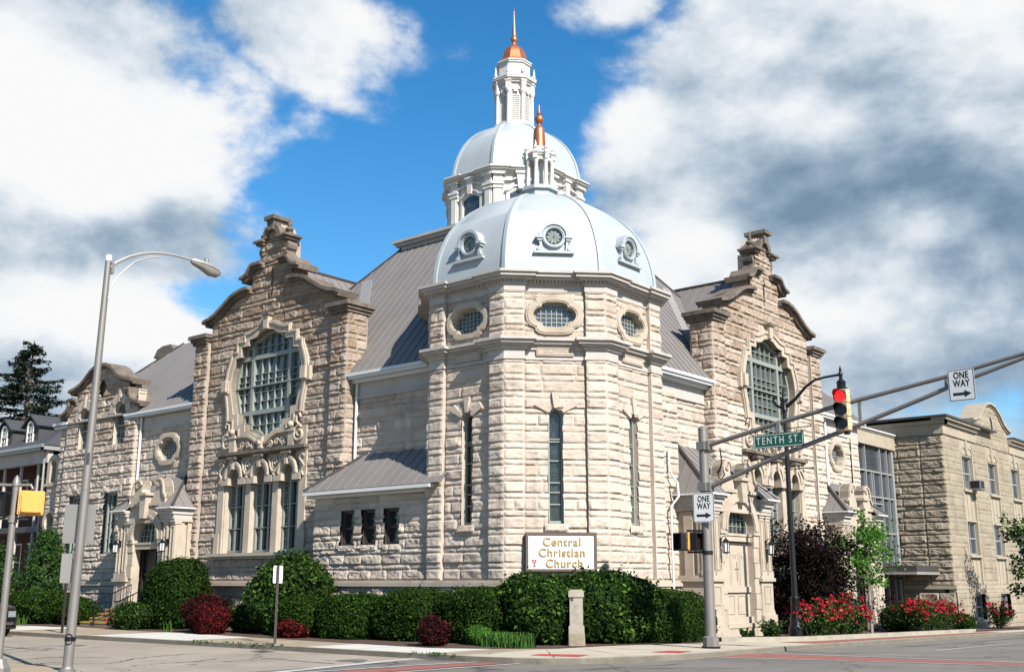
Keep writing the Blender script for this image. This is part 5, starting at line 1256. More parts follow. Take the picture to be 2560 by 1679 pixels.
# ================================================================ the brick house on the far left
house = thing('house', 'red brick house with a slate roof and arched white dormers', 'house', (2, 46, 0))
def house_b():
    fr = Fr((2.0, 0), (0, 1), (-1, 0)); e = 8.75
    w = MB().box(fr, 35.6, 62, -12, -1.7, -.3, e-.2).build('wall', 'red_brick', house)
    MB().box(fr, 35.4, 62, -.2, .10, e-.85, e-.2).build('frieze', 'trim_grey', house)
    MB().box(fr, 35.3, 62, -.2, .42, e-.2, e).box(fr, 35.3, 62, .3, .52, e-.06, e+.10).box(fr, 35.2, 35.6, -8, .42, e-.2, e).build('gutter', 'sash_grey', house)
    r = MB(); r.add([fr.p(35.2, .45, e+.05), fr.p(62, .45, e+.05), fr.p(62, -3.6, e+2.6), fr.p(38.5, -3.6, e+2.6), fr.p(35.2, -7, e+.05)], [(0, 1, 2, 3), (0, 3, 4)])
    r.add([fr.p(38.5, -3.6, e+2.6), fr.p(62, -3.6, e+2.6), fr.p(62, -12, e+2.6), fr.p(38.5, -12, e+2.6)], [(0, 1, 2, 3)])
    rf = r.build('roof', 'slate', house)
    for y in (38.3, 41.3, 44.6):
        d = MB(); d.prism(fr, [(y-.78, e+.35), (y+.78, e+.35), (y+.78, e+1.45), (y, e+1.95), (y-.78, e+1.45)], -3.6, -.35); dm = d.build('dormer', 'slate', house)
        q = MB()
        for s in (-1, 1): q.ribbon(fr, [(y+s*.98, e+1.36), (y, e+2.05)], .08, -3.6, -.15)
        q.build('dormer_roof', 'slate', dm)
        o = lancet(y, e+.40, e+1.30, .36, 1.0); g = MB().prism(fr, o, -.36, -.32).build('dormer_window', 'glass_dark', dm); f = MB().ring(fr, o, scale_poly(o, (y, e+1.0), .10), -.4, -.22)
        bars(f, fr, o, [y], [e+.7, e+1.0, e+1.3], .035, -.33, -.27); f.box(fr, y-.36, y+.36, -.33, -.25, e+.96, e+1.05); f.build('frame', 'sash_white', g)
    for y in (36.7, 38.6, 40.5, 42.4, 44.3): MB().box(fr, y-.06, y+.06, -.20, -.08, -.3, e-.85).build('porch_post', 'trim_grey', house)
    MB().box(fr, 35.5, 62, -1.75, .05, 4.3, 4.6).build('porch_floor', 'sash_brown', house)
    fr = fr.sub(0, -1.72)
    for y in (37.6, 39.5, 41.4, 44):
        for z0 in (5.4, 1.8):
            g = MB().box(fr, y-.5, y+.5, -.1, .01, z0, z0+2.0).build('window', 'glass_dark', house); f = MB().ring(fr, [(y-.55, z0-.05), (y+.55, z0-.05), (y+.55, z0+2.05), (y-.55, z0+2.05)], [(y-.46, z0+.05), (y+.46, z0+.05), (y+.46, z0+1.95), (y-.46, z0+1.95)], 0, .06); f.box(fr, y-.5, y+.5, 0, .05, z0+.97, z0+1.04); f.build('frame', 'sash_white', g)
    MB().tube([fr.p(35.75, 2.0, e), fr.p(35.75, 1.8, e-.4), fr.p(35.75, 1.78, 0)], .06, 8).build('downspout', 'sash_grey', house)
    # little side wing with a sloping eave towards the church
    k = MB(); k.add([fr.p(35.4, .2, e-.1), fr.p(33.2, -.6, e+.9), fr.p(33.2, -6, e+.9), fr.p(35.4, -6, e-.1)], [(0, 1, 2, 3)]); k.build('side_roof', 'slate', house)
    MB().box(fr, 33.3, 35.5, -6, -.8, 0, e-.3).build('side_wall', 'trim_grey', house)
house_b()
# stone bell arch between house and church
bell = thing('bell_arch', 'stone bell arch with a round opening beside the church end', 'bell arch', (.6, 31.8, 0))
def bell_b():
    fr = Fr((.55, 0), (0, 1), (-1, 0)); c = 31.95
    cir = arch(c, 4.65, .42, 20, 0, 2*math.pi)[:-1]; ins = lambda A, Z: ((A-c)**2+(Z-4.65)**2 > .55**2) & ~((abs(A-c) < .30) & (Z > 6.55) & (Z < 7.45))
    w = Wall(); w.ashlar(fr, c-.62, c+.62, .3, 7.3, ins, 0, .06, 401, lens=(.5, .8)); w.ashlar(fr.side(c-.62, 0, -1), 0, .8, .3, 7.3, None, 0, .06, 402, lens=(.4, .8))
    w.extra.box(fr, c-.6, c+.6, -.8, -.4, .0, 6.5); wl = w.build('pier', 'stone', bell)
    t = MB().ring(fr, arch(c, 4.65, .62, 20, 0, 2*math.pi)[:-1], cir, -.4, .07); t.build('round_surround', 'trim', wl); t = MB()
    o = [(c-.58, 6.5), (c-.58, 7.3)]+arch(c, 7.35, .58, 12, math.pi, 0)+[(c+.58, 7.3), (c+.58, 6.5)]; i = [(c-.30, 6.5), (c-.30, 7.3)]+arch(c, 7.35, .30, 12, math.pi, 0)+[(c+.30, 7.3), (c+.30, 6.5)]
    t.ring(fr, o, i, -.7, .08, False); t.box(fr, c-.70, c+.70, -.75, .14, 6.36, 6.5); t.build('arch', 'trim', wl)
    MB().prism(fr, cir, -.35, -.3).build('opening', 'glass_dark', wl)
    MB().lathe([(.02, 7.3), (.07, 7.28), (.10, 7.1), (.13, 6.92), (.20, 6.78), (.17, 6.78)], fr.p(c, -.25, 0), 16).build('bell', 'black_metal', bell, smooth=True)
bell_b()
# parked black car
car = thing('car', 'black car with a chrome grille at the far kerb', 'car', (-8.45, 20.2, RZ))
def car_b():
    x0, y0 = -8.45, 17.9; W = .95
    def sec(y, zb, zt, wb, wt): return [(x0-wb, y, zb), (x0+wb, y, zb), (x0+wb, y, (zb+zt)/2), (x0+wt, y, zt), (x0-wt, y, zt), (x0-wb, y, (zb+zt)/2)]
    def loft(S):
        m = MB(); n = len(S[0]); m.add([p for s in S for p in s], [(i*n+k, i*n+(k+1) % n, (i+1)*n+(k+1) % n, (i+1)*n+k) for i in range(len(S)-1) for k in range(n)]+[tuple(range(n)), tuple(range((len(S)-1)*n, len(S)*n))]); return m
    g = RZ
    b = loft([sec(y0, g+.30, g+.88, .78, .70), sec(y0+.12, g+.24, g+1.00, .92, .82), sec(y0+.9, g+.22, g+1.10, W, .86), sec(y0+1.35, g+.22, g+1.14, W, .87), sec(y0+4.4, g+.24, g+1.16, W, .88), sec(y0+4.75, g+.34, g+1.05, .86, .8)]).build('body', 'car_paint', car, smooth=True, sharp=50)
    loft([[(x0-.80, y0+1.25, g+1.10), (x0+.80, y0+1.25, g+1.10), (x0+.80, y0+1.26, g+1.11), (x0-.80, y0+1.26, g+1.11)], [(x0-.80, y0+1.3, g+1.08), (x0+.80, y0+1.3, g+1.08), (x0+.66, y0+2.0, g+1.70), (x0-.66, y0+2.0, g+1.70)], [(x0-.80, y0+4.4, g+1.08), (x0+.80, y0+4.4, g+1.08), (x0+.66, y0+4.1, g+1.72), (x0-.66, y0+4.1, g+1.72)]]).build('cabin', 'glass_dark', car)
    MB().box(Fr((x0, y0), (1, 0), (0, 1)), -.66, .66, 1.9, 4.2, g+1.70, g+1.76).build('roof', 'car_paint', car)
    f = Fr((x0, y0), (1, 0), (0, -1)); q = MB()
    q.ring(f, [(-.5, g+.62), (.5, g+.62), (.48, g+.86), (-.48, g+.86)], [(-.47, g+.65), (.47, g+.65), (.45, g+.83), (-.45, g+.83)], -.05, .03)
    for i in range(7): q.box(f, -.42+i*.14-.02, -.42+i*.14+.02, -.05, .02, g+.64, g+.85)
    q.build('grille', 'chrome', car)
    for s in (-1, 1):
        MB().box(f, *sorted((s*.54, s*.80)), -.12, .01, g+.66, g+.86).build('headlight', 'headlight', car); MB().box(f, *sorted((s*.5, s*.76)), -.1, .02, g+.40, g+.50).build('bumper_trim', 'chrome', car)
        for y in (.95, 3.75):
            o = MB().tube([(x0+s*.74, y0+y, g+.35), (x0+s*.97, y0+y, g+.35)], .35, 18).build('wheel', 'rubber', car); MB().tube([(x0+s*.9, y0+y, g+.35), (x0+s*.98, y0+y, g+.35)], .22, 12).build('rim', 'chrome', o)
        MB().box(f, *sorted((s*.92, s*1.12)), -1.55, -1.4, g+1.08, g+1.22).build('mirror', 'car_paint', car)
car_b()
# ================================================================ planting
def bush(name, label, cat, x, y, rad, n, size, m, seed, group=None, e=2.2, z=None, rot=0.0, amp=.10, **k):
    g = gz(x) if z is None else z
    a = bush_arrays((x, y, g+rad[2]*.80), rad, n, size, seed, e, rot, amp, zcut=-.8, **k)
    rg_ = np.random.RandomState(seed+5000); sl = .10 if e > 3 else .20; ns = int(26*(rad[0]*rad[1]+rad[2]*(rad[0]+rad[1]))*(1.0 if e > 3 else 1.4))   # stray shoots that break the outline
    q, d = super_dirs(rg_, ns, e); up = q[:, 2] > -.3; q, d = q[up], d[up]; kk = lump(d, seed, amp); co, si = math.cos(rot), math.sin(rot); P = []; Nn = []
    for (qx, qy, qz), dd, m_ in zip(q, d, kk):
        b = np.array([qx*rad[0], qy*rad[1], qz*rad[2]])*m_*.97; dr = dd*np.array([1, 1, .6])+np.array([0, 0, .55])+rg_.normal(0, .25, 3); dr /= np.linalg.norm(dr); ln = sl*rg_.uniform(.4, 1.3)
        for t in range(6): P.append(b+dr*ln*t/5+rg_.normal(0, size*.35, 3)); Nn.append(dr+rg_.normal(0, .6, 3))
    P = np.array(P); P = P@np.array([[co, si, 0], [-si, co, 0], [0, 0, 1]])+np.array([x, y, g+rad[2]*.80]); a = merge(a, leaf_arrays(P, np.array(Nn), size*.8, rg_, jitter=.5))
    return tag(plant_obj(name, a, m, base=(x, y, g)), label, cat, group)
# left bed
bush('yew_bush', 'tall rounded dark green bush beside the left porch', 'bush', -2.1, 16.6, (1.15, 1.2, 1.44), 15000, .055, 'leaf_yew', 501, e=2.6)
bush('viburnum_bush', 'tall leafy round bush below the small triple windows', 'bush', -2.1, 9.95, (1.25, 1.5, 1.45), 7000, .085, 'leaf_viburnum', 502, amp=.16, jitter=1.0)
bush('barberry_bush', 'large dark red bush in front of the left porch', 'bush', -3.1, 13.2, (.75, .85, .72), 5500, .045, 'leaf_red', 503, amp=.2, jitter=1.2)
bush('barberry_bush', 'bright crimson bush leaning against the larger dark red one', 'bush', -3.75, 12.05, (.58, .62, .55), 4200, .042, 'leaf_crimson', 504, amp=.22, jitter=1.2)
bush('barberry_bush', 'low crimson bush right of the brown signpost', 'bush', -3.75, 7.75, (.42, .55, .32), 2200, .040, 'leaf_crimson', 505, amp=.22, jitter=1.2)
bush('barberry_bush', 'dark red bush in front of the clipped hedge', 'bush', -4.2, 1.15, (.42, .48, .42), 2600, .040, 'leaf_red', 506, amp=.22, jitter=1.3)
bush('boxwood_bush', 'small light green ball bush beside the lily clump', 'bush', -3.0, .55, (.36, .38, .30), 2400, .034, 'leaf_box', 507)
bush('green_bush', 'small mid green bush between crimson and tall leafy bushes', 'bush', -2.2, 12.1, (.6, .75, .55), 2800, .05, 'leaf_viburnum', 508)
bush('rose_bush', 'low green bush with dusky pink flowers by the porch steps', 'bush', -3.5, 17.3, (.62, .85, .55), 2600, .05, 'leaf_viburnum', 509, amp=.2)
for y, h, ry, lab in ((8.0, 1.26, .95, 'clipped hedge block next to the tall leafy bush'), (6.1, 1.36, 1.15, 'clipped hedge block second along from the tall leafy bush'), (3.75, 1.50, 1.35, 'clipped hedge block behind the dark red barberry'), (1.35, 1.52, 1.25, 'clipped hedge block next to the glossy corner bushes')):
    bush('hedge', lab, 'hedge', -2.35-.12*(y-4), y, (.95, ry, h*.555), 11000, .045, 'leaf_hedge', 510+int(y*3), 'clipped hedges below the tower', e=3.4, amp=.10)
bush('burning_bush', 'glossy corner bush left of the stone pillar', 'bush', -1.35, -.22, (1.25, 1.42, 1.07), 8500, .075, 'leaf_burning', 530, 'corner bushes under the church sign', e=2.6, rot=R(-20), amp=.16, jitter=.6)
bush('burning_bush', 'glossy corner bush right of the stone pillar', 'bush', 0.28, -1.42, (1.70, 1.15, 1.11), 11000, .075, 'leaf_burning', 531, 'corner bushes under the church sign', e=2.6, rot=R(-25), amp=.16, jitter=.6)
bush('hedge', 'clipped hedge block behind the traffic light mast', 'hedge', 2.75, -2.15, (1.75, .85, .84), 14000, .042, 'leaf_hedge', 532, 'clipped hedges below the tower', e=4.0, amp=.08)
bush('hedge', 'low clipped hedge left of the street lamp pole', 'hedge', -2.6, 26.5, (1.1, 2.4, .78), 9000, .06, 'leaf_hedge', 533, e=2.8, amp=.1)
bush('hedge', 'low hedge between the street lamp pole and porch steps', 'hedge', -2.4, 23.3, (.7, .85, .62), 4500, .055, 'leaf_hedge', 534, e=2.6, amp=.1)
bush('hedge', 'dark low hedge behind the slim young tree', 'hedge', 21.6, -2.6, (2.2, .9, .66), 8000, .06, 'leaf_yew', 535, e=2.8, amp=.1)
bush('boxwood_bush', 'small green bush at the end of the red roses', 'bush', 26.6, -3.2, (.5, .5, .42), 1500, .06, 'leaf_hedge', 536)
def sprawl(name, label, x, y, h, r, n, seed, m, size, flowers=None, group=None, nf=0, fs=.05):
    g = gz(x); t = thing(name, label, 'plant' if not flowers else 'rose bush', (x, y, g), group); rng = np.random.RandomState(seed); st = MB(); P = []; tips = []
    for k in range(n):
        a = rng.uniform(0, 6.28); rr = r*rng.uniform(.1, 1)**.6; hh = h*rng.uniform(.55, 1.05)
        p0 = np.array([x+rr*.3*math.cos(a), y+rr*.3*math.sin(a), g]); p2 = np.array([x+rr*math.cos(a), y+rr*math.sin(a), g+hh]); p1 = (p0+p2)/2+np.array([0, 0, hh*.15])
        st.tube([tuple(p0), tuple(p1), tuple(p2)], [.012, .009, .005], 4)
        for j in range(48):
            u = rng.uniform(.25, 1.05); q = p0+(p2-p0)*u+rng.normal(0, .07*h, 3); q[2] = max(q[2], g+.03); P.append(q)
        tips.append(p2)
    P = np.array(P); N_ = P-np.array([x, y, g+h*.3]); N_ /= np.linalg.norm(N_, axis=1)[:, None]+1e-6
    st.build('stem', 'bark', t); plant_obj('foliage', leaf_arrays(P, N_, size, rng, jitter=1.0), m, t)
    if flowers:
        V = []; F = []; C = []; n0 = 0
        for k in range(nf):
            p = tips[rng.randint(len(tips))]+rng.normal(0, .10, 3)*np.array([1, 1, .8]); p[2] = max(p[2], g+.12); q, d = super_dirs(rng, 9, 2); v, f, c = leaf_arrays(p+q*fs*.6, d, fs, rng, aspect=.8, jitter=.4); V.append(v); F.append(f+n0); C.append(c); n0 += len(v)
        plant_obj('blooms', (np.concatenate(V), np.concatenate(F), np.concatenate(C)), flowers, t)
    return t
roses = [(9.25, -3.75, 'rose bush with scarlet blooms right beside the black lamp post'), (10.25, -3.7, 'rose bush with scarlet blooms second from the black lamp post'), (11.3, -3.75, 'tallest scarlet rose bush behind the kerb, left of the young tree'), (12.3, -3.8, 'scarlet rose bush touching the slim young tree'),
         (19.7, -3.5, 'scarlet rose bush first to the right of the young tree'), (20.9, -3.55, 'scarlet rose bush in front of the annex entrance'), (22.1, -3.5, 'scarlet rose bush below the annex corner'), (23.3, -3.5, 'scarlet rose bush last before the annex wall'), (31.4, -3.4, 'scarlet rose bush alone at the right edge')]
for i, (x, y, lab) in enumerate(roses):
    sprawl('rose_bush', lab, x, y, (1.05, 1.25, 1.35, 1.05, 1.15, 1.3, 1.25, 1.15, 1.25)[i], .78, 42, 600+i, 'leaf_viburnum', .05, 'petal_red', 'scarlet roses along the right kerb', 62, .058)
sprawl('rose_bush', 'small rose bush with dusky blooms by the porch handrail', -3.85, 17.9, .55, .5, 22, 620, 'leaf_viburnum', .045, 'petal_dusk', None, 34, .045)
sprawl('seedling', 'small leafy plant left of the porch corner at the raised kerb', 5.75, -3.15, .34, .32, 14, 621, 'leaf_viburnum', .05)
sprawl('seedling', 'taller leafy plant at the foot of the blocked doorway', 6.75, -3.45, .62, .42, 20, 622, 'leaf_viburnum', .055)
def blades(name, label, x, y, r, h, n, seed, cat='plant', group=None, rx=None):
    rng = np.random.RandomState(seed); g = gz(x); V = []; F = []; C = []; n0 = 0
    for k in range(n):
        bx, by = x+(rx or r)*rng.uniform(-1, 1), y+r*rng.uniform(-1, 1); a = rng.uniform(0, 6.28); hh = h*rng.uniform(.6, 1.1); lean = rng.uniform(.15, .6)*hh; w = .014+.008*rng.rand(); dx, dy = math.cos(a), math.sin(a)
        pts = [(0, 0), (lean*.25, hh*.55), (lean*.7, hh*.92), (lean*1.15, hh*.86)]
        for i, (o, z) in enumerate(pts): ww = w*(1-i*.3); V += [(bx+dx*o-dy*ww, by+dy*o+dx*ww, g+z), (bx+dx*o+dy*ww, by+dy*o-dx*ww, g+z)]
        F += [(n0+2*i, n0+2*i+1, n0+2*i+3, n0+2*i+2) for i in range(3)]; n0 += 8; c = rng.rand(3); C += [c]*8
    return tag(raw(name, V, F, 'leaf_blade', cols=np.array(C), base=(x, y, g)), label, cat, group)
blades('lily_clump', 'wide clump of grassy lily leaves left of the stone pillar', -3.3, -.75, .75, .42, 420, 640, rx=.35)
blades('iris_clump', 'pale spiky leaves below the dark rounded bush', -3.9, 14.3, .15, .42, 14, 641, group=None)
for y, lab in ((27.6, 'spiky pale leaves nearest the black car'), (26.3, 'spiky pale leaves second from the black car'), (25.0, 'spiky pale leaves nearest the street lamp pole')): blades('iris_clump', lab, -3.9, y, .3, .45, 18, int(y*10), group='iris clumps before the left hedge')
tag(merge and plant_obj('weeds', leaf_arrays(np.array([(random.Random(i).uniform(-.05, .05)+kx(y)+.02, y+random.Random(i+99).uniform(-.5, .5), .03) for i, y in enumerate([y for y in (6.6, 5.6, 4.9, -.9, -1.4, 8.1) for _ in range(22)])]), np.tile([0, 0, 1.0], (132, 1)), .05, np.random.RandomState(5), jitter=.8), 'leaf_box'), kind='stuff')
# ---- trees
def limb_tree(name, label, x, y, trunk, limbs, seed, bark, leafm, lsize, nleaf, group=None, base_r=.05):
    """trunk: list of points with radii; limbs: (from height, azimuth, length, rise, clump radius)"""
    g = gz(x); t = thing(name, label, 'tree', (x, y, g), group); rng = np.random.RandomState(seed); m = MB(); m.tube([(x+a, y+b, g+z) for a, b, z, r in trunk], [r for a, b, z, r in trunk], 8); P = []; N_ = []
    def at(h):
        for (a0, b0, z0, r0), (a1, b1, z1, r1) in zip(trunk, trunk[1:]):
            if z0 <= h <= z1: k = (h-z0)/(z1-z0); return np.array([x+a0+(a1-a0)*k, y+b0+(b1-b0)*k, g+h])
        return np.array([x+trunk[-1][0], y+trunk[-1][1], g+trunk[-1][2]])
    for h, az, ln, rise, cr in limbs:
        p0 = at(h); d = np.array([math.cos(az), math.sin(az), 0]); p1 = p0+d*ln*.5+np.array([0, 0, rise*.65]); p2 = p0+d*ln+np.array([0, 0, rise]); m.tube([tuple(p0), tuple(p1), tuple(p2)], [base_r*.5, base_r*.32, base_r*.12], 5)
        for s in range(5):
            q = p0+(p2-p0)*rng.uniform(.45, 1.1)+rng.normal(0, cr*.55, 3); m.tube([tuple(p1+(p2-p1)*rng.uniform(0, .7)), tuple(q)], [base_r*.16, base_r*.05], 4)
            k = int(nleaf*cr*cr/5); o = rng.normal(0, cr*.42, (k, 3))*np.array([1, 1, .7]); P.append(q+o); nn = o+np.array([0, 0, .25]); N_.append(nn/(np.linalg.norm(nn, axis=1)[:, None]+1e-6))
    m.build('trunk', bark, t, smooth=True, sharp=60); plant_obj('crown', leaf_arrays(np.concatenate(P), np.concatenate(N_), lsize, rng, jitter=.9), leafm, t); return t
rg = random.Random(3)
limb_tree('young_tree', 'slim young tree with fresh green leaves and a pale trunk', 15.2, -3.4, [(0, 0, 0, .075), (.02, 0, 1.4, .06), (-.03, .03, 2.8, .045), (0, 0, 4.2, .02)], [(h, rg.uniform(0, 6.28), rg.uniform(.45, .98)*(1.12-.22*abs(h-2.5)), rg.uniform(.2, .7), .36) for h in [1.75+.085*i for i in range(22)]]+[(4.0, 1, .2, .35, .28), (4.1, 3, .15, .55, .22)], 700, 'bark_pale', 'leaf_fresh', .08, 760)
limb_tree('maple_tree', 'dark purple leafed tree spreading behind the black lamp post', 14.2, -1.7, [(0, 0, 0, .16), (.1, -.05, 1.0, .13), (-.1, .1, 2.4, .09), (0, 0, 3.9, .03)], [(rg.uniform(.6, 3.6), rg.uniform(0, 6.28), rg.uniform(.6, 1.8), rg.uniform(-.1, .65), .52) for _ in range(52)]+[(rg.uniform(.4, 1.4), rg.uniform(0, 6.28), rg.uniform(1.2, 2.4), rg.uniform(-.25, .25), .55) for _ in range(16)], 701, 'bark', 'leaf_maroon', .065, 1300)
limb_tree('street_tree', 'leafy green tree cut by the right edge before the annex', 32.0, -5.3, [(0, 0, 0, .11), (0, .05, 1.6, .09), (.05, 0, 3.2, .06), (0, 0, 4.8, .02)], [(rg.uniform(1.7, 4.5), rg.uniform(0, 6.28), rg.uniform(.6, 1.5), rg.uniform(.1, .7), .5) for _ in range(30)], 702, 'bark', 'leaf_viburnum', .11, 520)
def cedar():
    x, y, g = -.6, 29.6, 0; t = thing('cedar_tree', 'feathery green conifer at the left end of the church', 'tree', (x, y, g)); rng = np.random.RandomState(720); m = MB().tube([(x, y, 0), (x, y, 4.2)], [.12, .02], 6); P = []; N_ = []
    for k in range(420):
        z = rng.uniform(.2, 4.0); r = 1.75*(1-(z/4.4)**1.3)*rng.uniform(.35, 1.05); a = rng.uniform(0, 6.28); c = np.array([x+r*math.cos(a), y+r*1.35*math.sin(a), z]); o = rng.normal(0, .13, (34, 3)); P.append(c+o); N_.append(np.tile([math.cos(a), math.sin(a), .5], (34, 1)))
    m.build('trunk', 'bark', t); plant_obj('crown', leaf_arrays(np.concatenate(P), np.concatenate(N_), .085, rng, aspect=.35, jitter=.7), 'leaf_cedar', t)
cedar()
tag(bush('leafy_bush', 'light green bush at the left edge behind the signal pole', 'bush', -1.5, 36.0, (2.0, 2.6, 2.1), 6000, .11, 'leaf_cedar', 721, amp=.2))
def spruce():
    x, y = 10.6, 56.4; t = thing('spruce_tree', 'tall dark spruce with drooping ragged boughs behind the house', 'tree', (x, y, 0)); rng = np.random.RandomState(730); H = 19.0; m = MB().tube([(x, y, 0), (x, y, 10), (x+.2, y, H)], [.4, .25, .04], 8); P = []; N_ = []
    for k in range(130):
        z = 7.5+(H-7.7)*(k/130)**.9; ln = min(7.0, .55+(H-z)*.60)*rng.uniform(.55, 1.12); a = rng.uniform(0, 6.28); d = np.array([math.cos(a), math.sin(a), 0]); p0 = np.array([x, y, z]); up = rng.uniform(.0, .25)
        pts = [p0+d*ln*u+np.array([0, 0, ln*(up*u-.22*u*u+(.16*u**4))]) for u in (0, .3, .6, .85, 1.0)]; m.tube([tuple(p) for p in pts], [.06, .05, .035, .02, .008], 4)
        n = int(60*ln); u = rng.uniform(.12, 1.0, n)**.8; c = np.array([p0+d*ln*q+np.array([0, 0, ln*(up*q-.22*q*q+.16*q**4)]) for q in u]); side = np.array([-d[1], d[0], 0]); sw = rng.normal(0, 1, n)*(.09*ln*(1.05-u)+.10); c = c+side*sw[:, None]; c[:, 2] -= np.abs(rng.normal(0, .14, n))+np.abs(sw)*.2; P.append(c); N_.append(np.tile([0, 0, 1.0], (n, 1)))
    m.build('trunk', 'bark', t); plant_obj('boughs', leaf_arrays(np.concatenate(P), np.concatenate(N_), .17, rng, aspect=.32, jitter=.6), 'leaf_spruce', t)
spruce()
# ================================================================ street furniture
def frame_to(o, ang):        # a frame whose face looks towards bearing ang (degrees from +y towards +x)
    n = (math.sin(R(ang)), math.cos(R(ang))); return Fr(o, (-n[1], n[0]), n)
def round_rect(a0, a1, z0, z1, r, n=4):
    P = []
    for cx, cz, t in ((a1-r, z1-r, 0), (a0+r, z1-r, 90), (a0+r, z0+r, 180), (a1-r, z0+r, 270)): P += [(cx+r*math.cos(R(t+90*i/n)), cz+r*math.sin(R(t+90*i/n))) for i in range(n+1)]
    return P
# church name board on the tower
bd = thing('church_sign', 'white board reading Central Christian Church in gold letters', 'sign', (.0, .0, 2.6))
fc = Fr((3.1-TA*.70711, 3.1-TA*.70711), (.70711, -.70711), (-.70711, -.70711))
MB().box(fc, -.98, 1.18, -.1, .20, 2.04, 3.18).build('cabinet', 'board_frame', bd)
bp = MB().box(fc, -.92, 1.12, .19, .215, 2.10, 3.12).build('panel', 'church_board', bd)
MB().ring(fc, [(-.99, 2.03), (1.19, 2.03), (1.19, 3.19), (-.99, 3.19)], [(-.91, 2.10), (1.11, 2.10), (1.11, 3.11), (-.91, 3.11)], .1, .245).build('rim', 'board_frame', bd)
for i, s in enumerate(('Central', 'Christian', 'Church')): text_mesh('lettering', s, .345, fc, .12+.07*(i == 2), 2.90-i*.32, .225, 'gold_letter', bp, .02, bold=.006, spacing=1.12)
ch = MB().prism(fc, [(-.80, 2.38), (-.66, 2.38), (-.66, 2.33), (-.71, 2.26), (-.715, 2.2), (-.67, 2.16), (-.79, 2.16), (-.745, 2.2), (-.75, 2.26), (-.80, 2.33)], .2, .222); ch.build('chalice_emblem', 'red_mark', bp)
MB().prism(fc, [(-.765, 2.30), (-.755, 2.29), (-.70, 2.355), (-.71, 2.365)], .2, .226).prism(fc, [(-.74, 2.365), (-.73, 2.36), (-.765, 2.33), (-.772, 2.338)], .2, .226).build('emblem_cross', 'church_board', bp)
# stone pillar at the corner
mo = thing('stone_pillar', 'short stone memorial pillar on a rock-faced base before the bushes', 'pillar', (-1.5, -1.72, 0))
fp = frame_to((-1.5, -1.72), 234)
w = Wall()
for k, t in enumerate((234, 144, 324, 54)):
    n = frame_to((0, 0), t).n; f = Fr((-1.5+n[0]*.215, -1.72+n[1]*.215), (-n[1], n[0]), n); w.ashlar(f, -.215, .215, -.05, .36, None, 0, .022, 800+k, zs=[9], lens=(2, 3), cell=.03, tone=(.2, .5))
b0 = w.build('rock_base', 'stone_school', mo)
MB().box(fp, -.215, .215, -.215, .215, .362, .52).prism(fp, [(-.215, .52), (.215, .52), (.185, .55), (-.185, .55)], -.185, .185).box(fp, -.182, .182, -.182, .182, .53, 1.31).build('shaft', 'pillar_stone', mo)
MB().box(fp, -.215, .215, -.215, .215, 1.31, 1.45).prism(fp, [(-.215, 1.45), (.215, 1.45), (.17, 1.51), (-.17, 1.51)], -.19, .19).build('cap', 'pillar_stone', mo)
sdp = frame_to((-1.5, -1.72), 324); MB().box(sdp, -.10, .10, .178, .192, .62, 1.18).build('plaque', 'bronze_post', mo)

def sign_plate(parent, fr, a, z, wd, ht, w, lines, arrow=True, nm='sign_plate'):
    pl = MB().prism(fr, round_rect(a-wd/2, a+wd/2, z-ht/2, z+ht/2, .045), w, w+.006).build(nm, 'sign_white', parent)
    MB().ring(fr, round_rect(a-wd/2+.012, a+wd/2-.012, z-ht/2+.012, z+ht/2-.012, .036), round_rect(a-wd/2+.026, a+wd/2-.026, z-ht/2+.026, z+ht/2-.026, .026), w, w+.0085).build('border', 'sign_black', pl)
    for i, s in enumerate(lines): text_mesh('lettering', s, .225, fr, a, z+.225-i*.195, w+.0065, 'sign_black', pl, .0015, bold=.0075, sx=.70, spacing=1.08)
    if arrow:
        sg = 1 if (Vector((0, 0, 1)).cross(Vector((fr.n[0], fr.n[1], 0)))).dot(Vector((fr.u[0], fr.u[1], 0))) > 0 else -1
        P = [(-.21, -.035), (.05, -.035), (.05, -.085), (.215, 0), (.05, .085), (.05, .035), (-.21, .035)]
        MB().prism(fr, [(a+sg*x, z-.215+y) for x, y in P], w, w+.0082).build('arrow', 'sign_black', pl)
    return pl
# --- mast arm pole
MX, MY = -.08, -5.11
mast = thing('mast_arm_pole', 'grey steel mast at the corner with two long arms over the street', 'signal pole', (MX, MY, 0))
MB().lathe([(.25, -.02), (.25, .06)], (MX, MY), 8).lathe([(.22, .06), (.22, .28), (.15, .32)], (MX, MY), 8).build('base', 'galvanized', mast)
MB().lathe([(.25, -.03), (.26, .05)], (MX, MY), 8).build('base_plate', 'black_metal', mast)
pole = MB().lathe([(.145, .2), (.125, 5.84)], (MX, MY), 20).build('pole', 'galvanized', mast, smooth=True, sharp=50)
MB().lathe([(.132, 5.82), (.132, 5.88), (.08, 5.93), (.01, 5.945)], (MX, MY), 20).build('pole_cap', 'galvanized', pole, smooth=True)
up = [(-5.3, 5.40), (-7.3, 5.80), (-9.3, 6.15), (-11.8, 6.53), (-13.6, 6.86), (-16.5, 7.25)]
lo = [(-5.3, 4.26), (-7.4, 4.96), (-9.6, 5.58), (-11.2, 6.06), (-12.2, 6.38), (-13.6, 6.76), (-16.5, 7.18)]
MB().tube([(MX, y, z) for y, z in up], [.062, .060, .057, .052, .047, .04], 12).build('upper_arm', 'galvanized', mast, smooth=True)
MB().tube([(MX, y, z) for y, z in lo], [.062, .060, .058, .054, .05, .046, .036], 12).build('lower_arm', 'galvanized', mast, smooth=True)
for y, z0, z1 in ((-9.62, 5.6, 6.16), (-11.8, 6.28, 6.5)): MB().box(Fr((MX, y), (0, 1), (-1, 0)), -.035, .035, -.03, .03, z0, z1).build('strut', 'galvanized', mast)
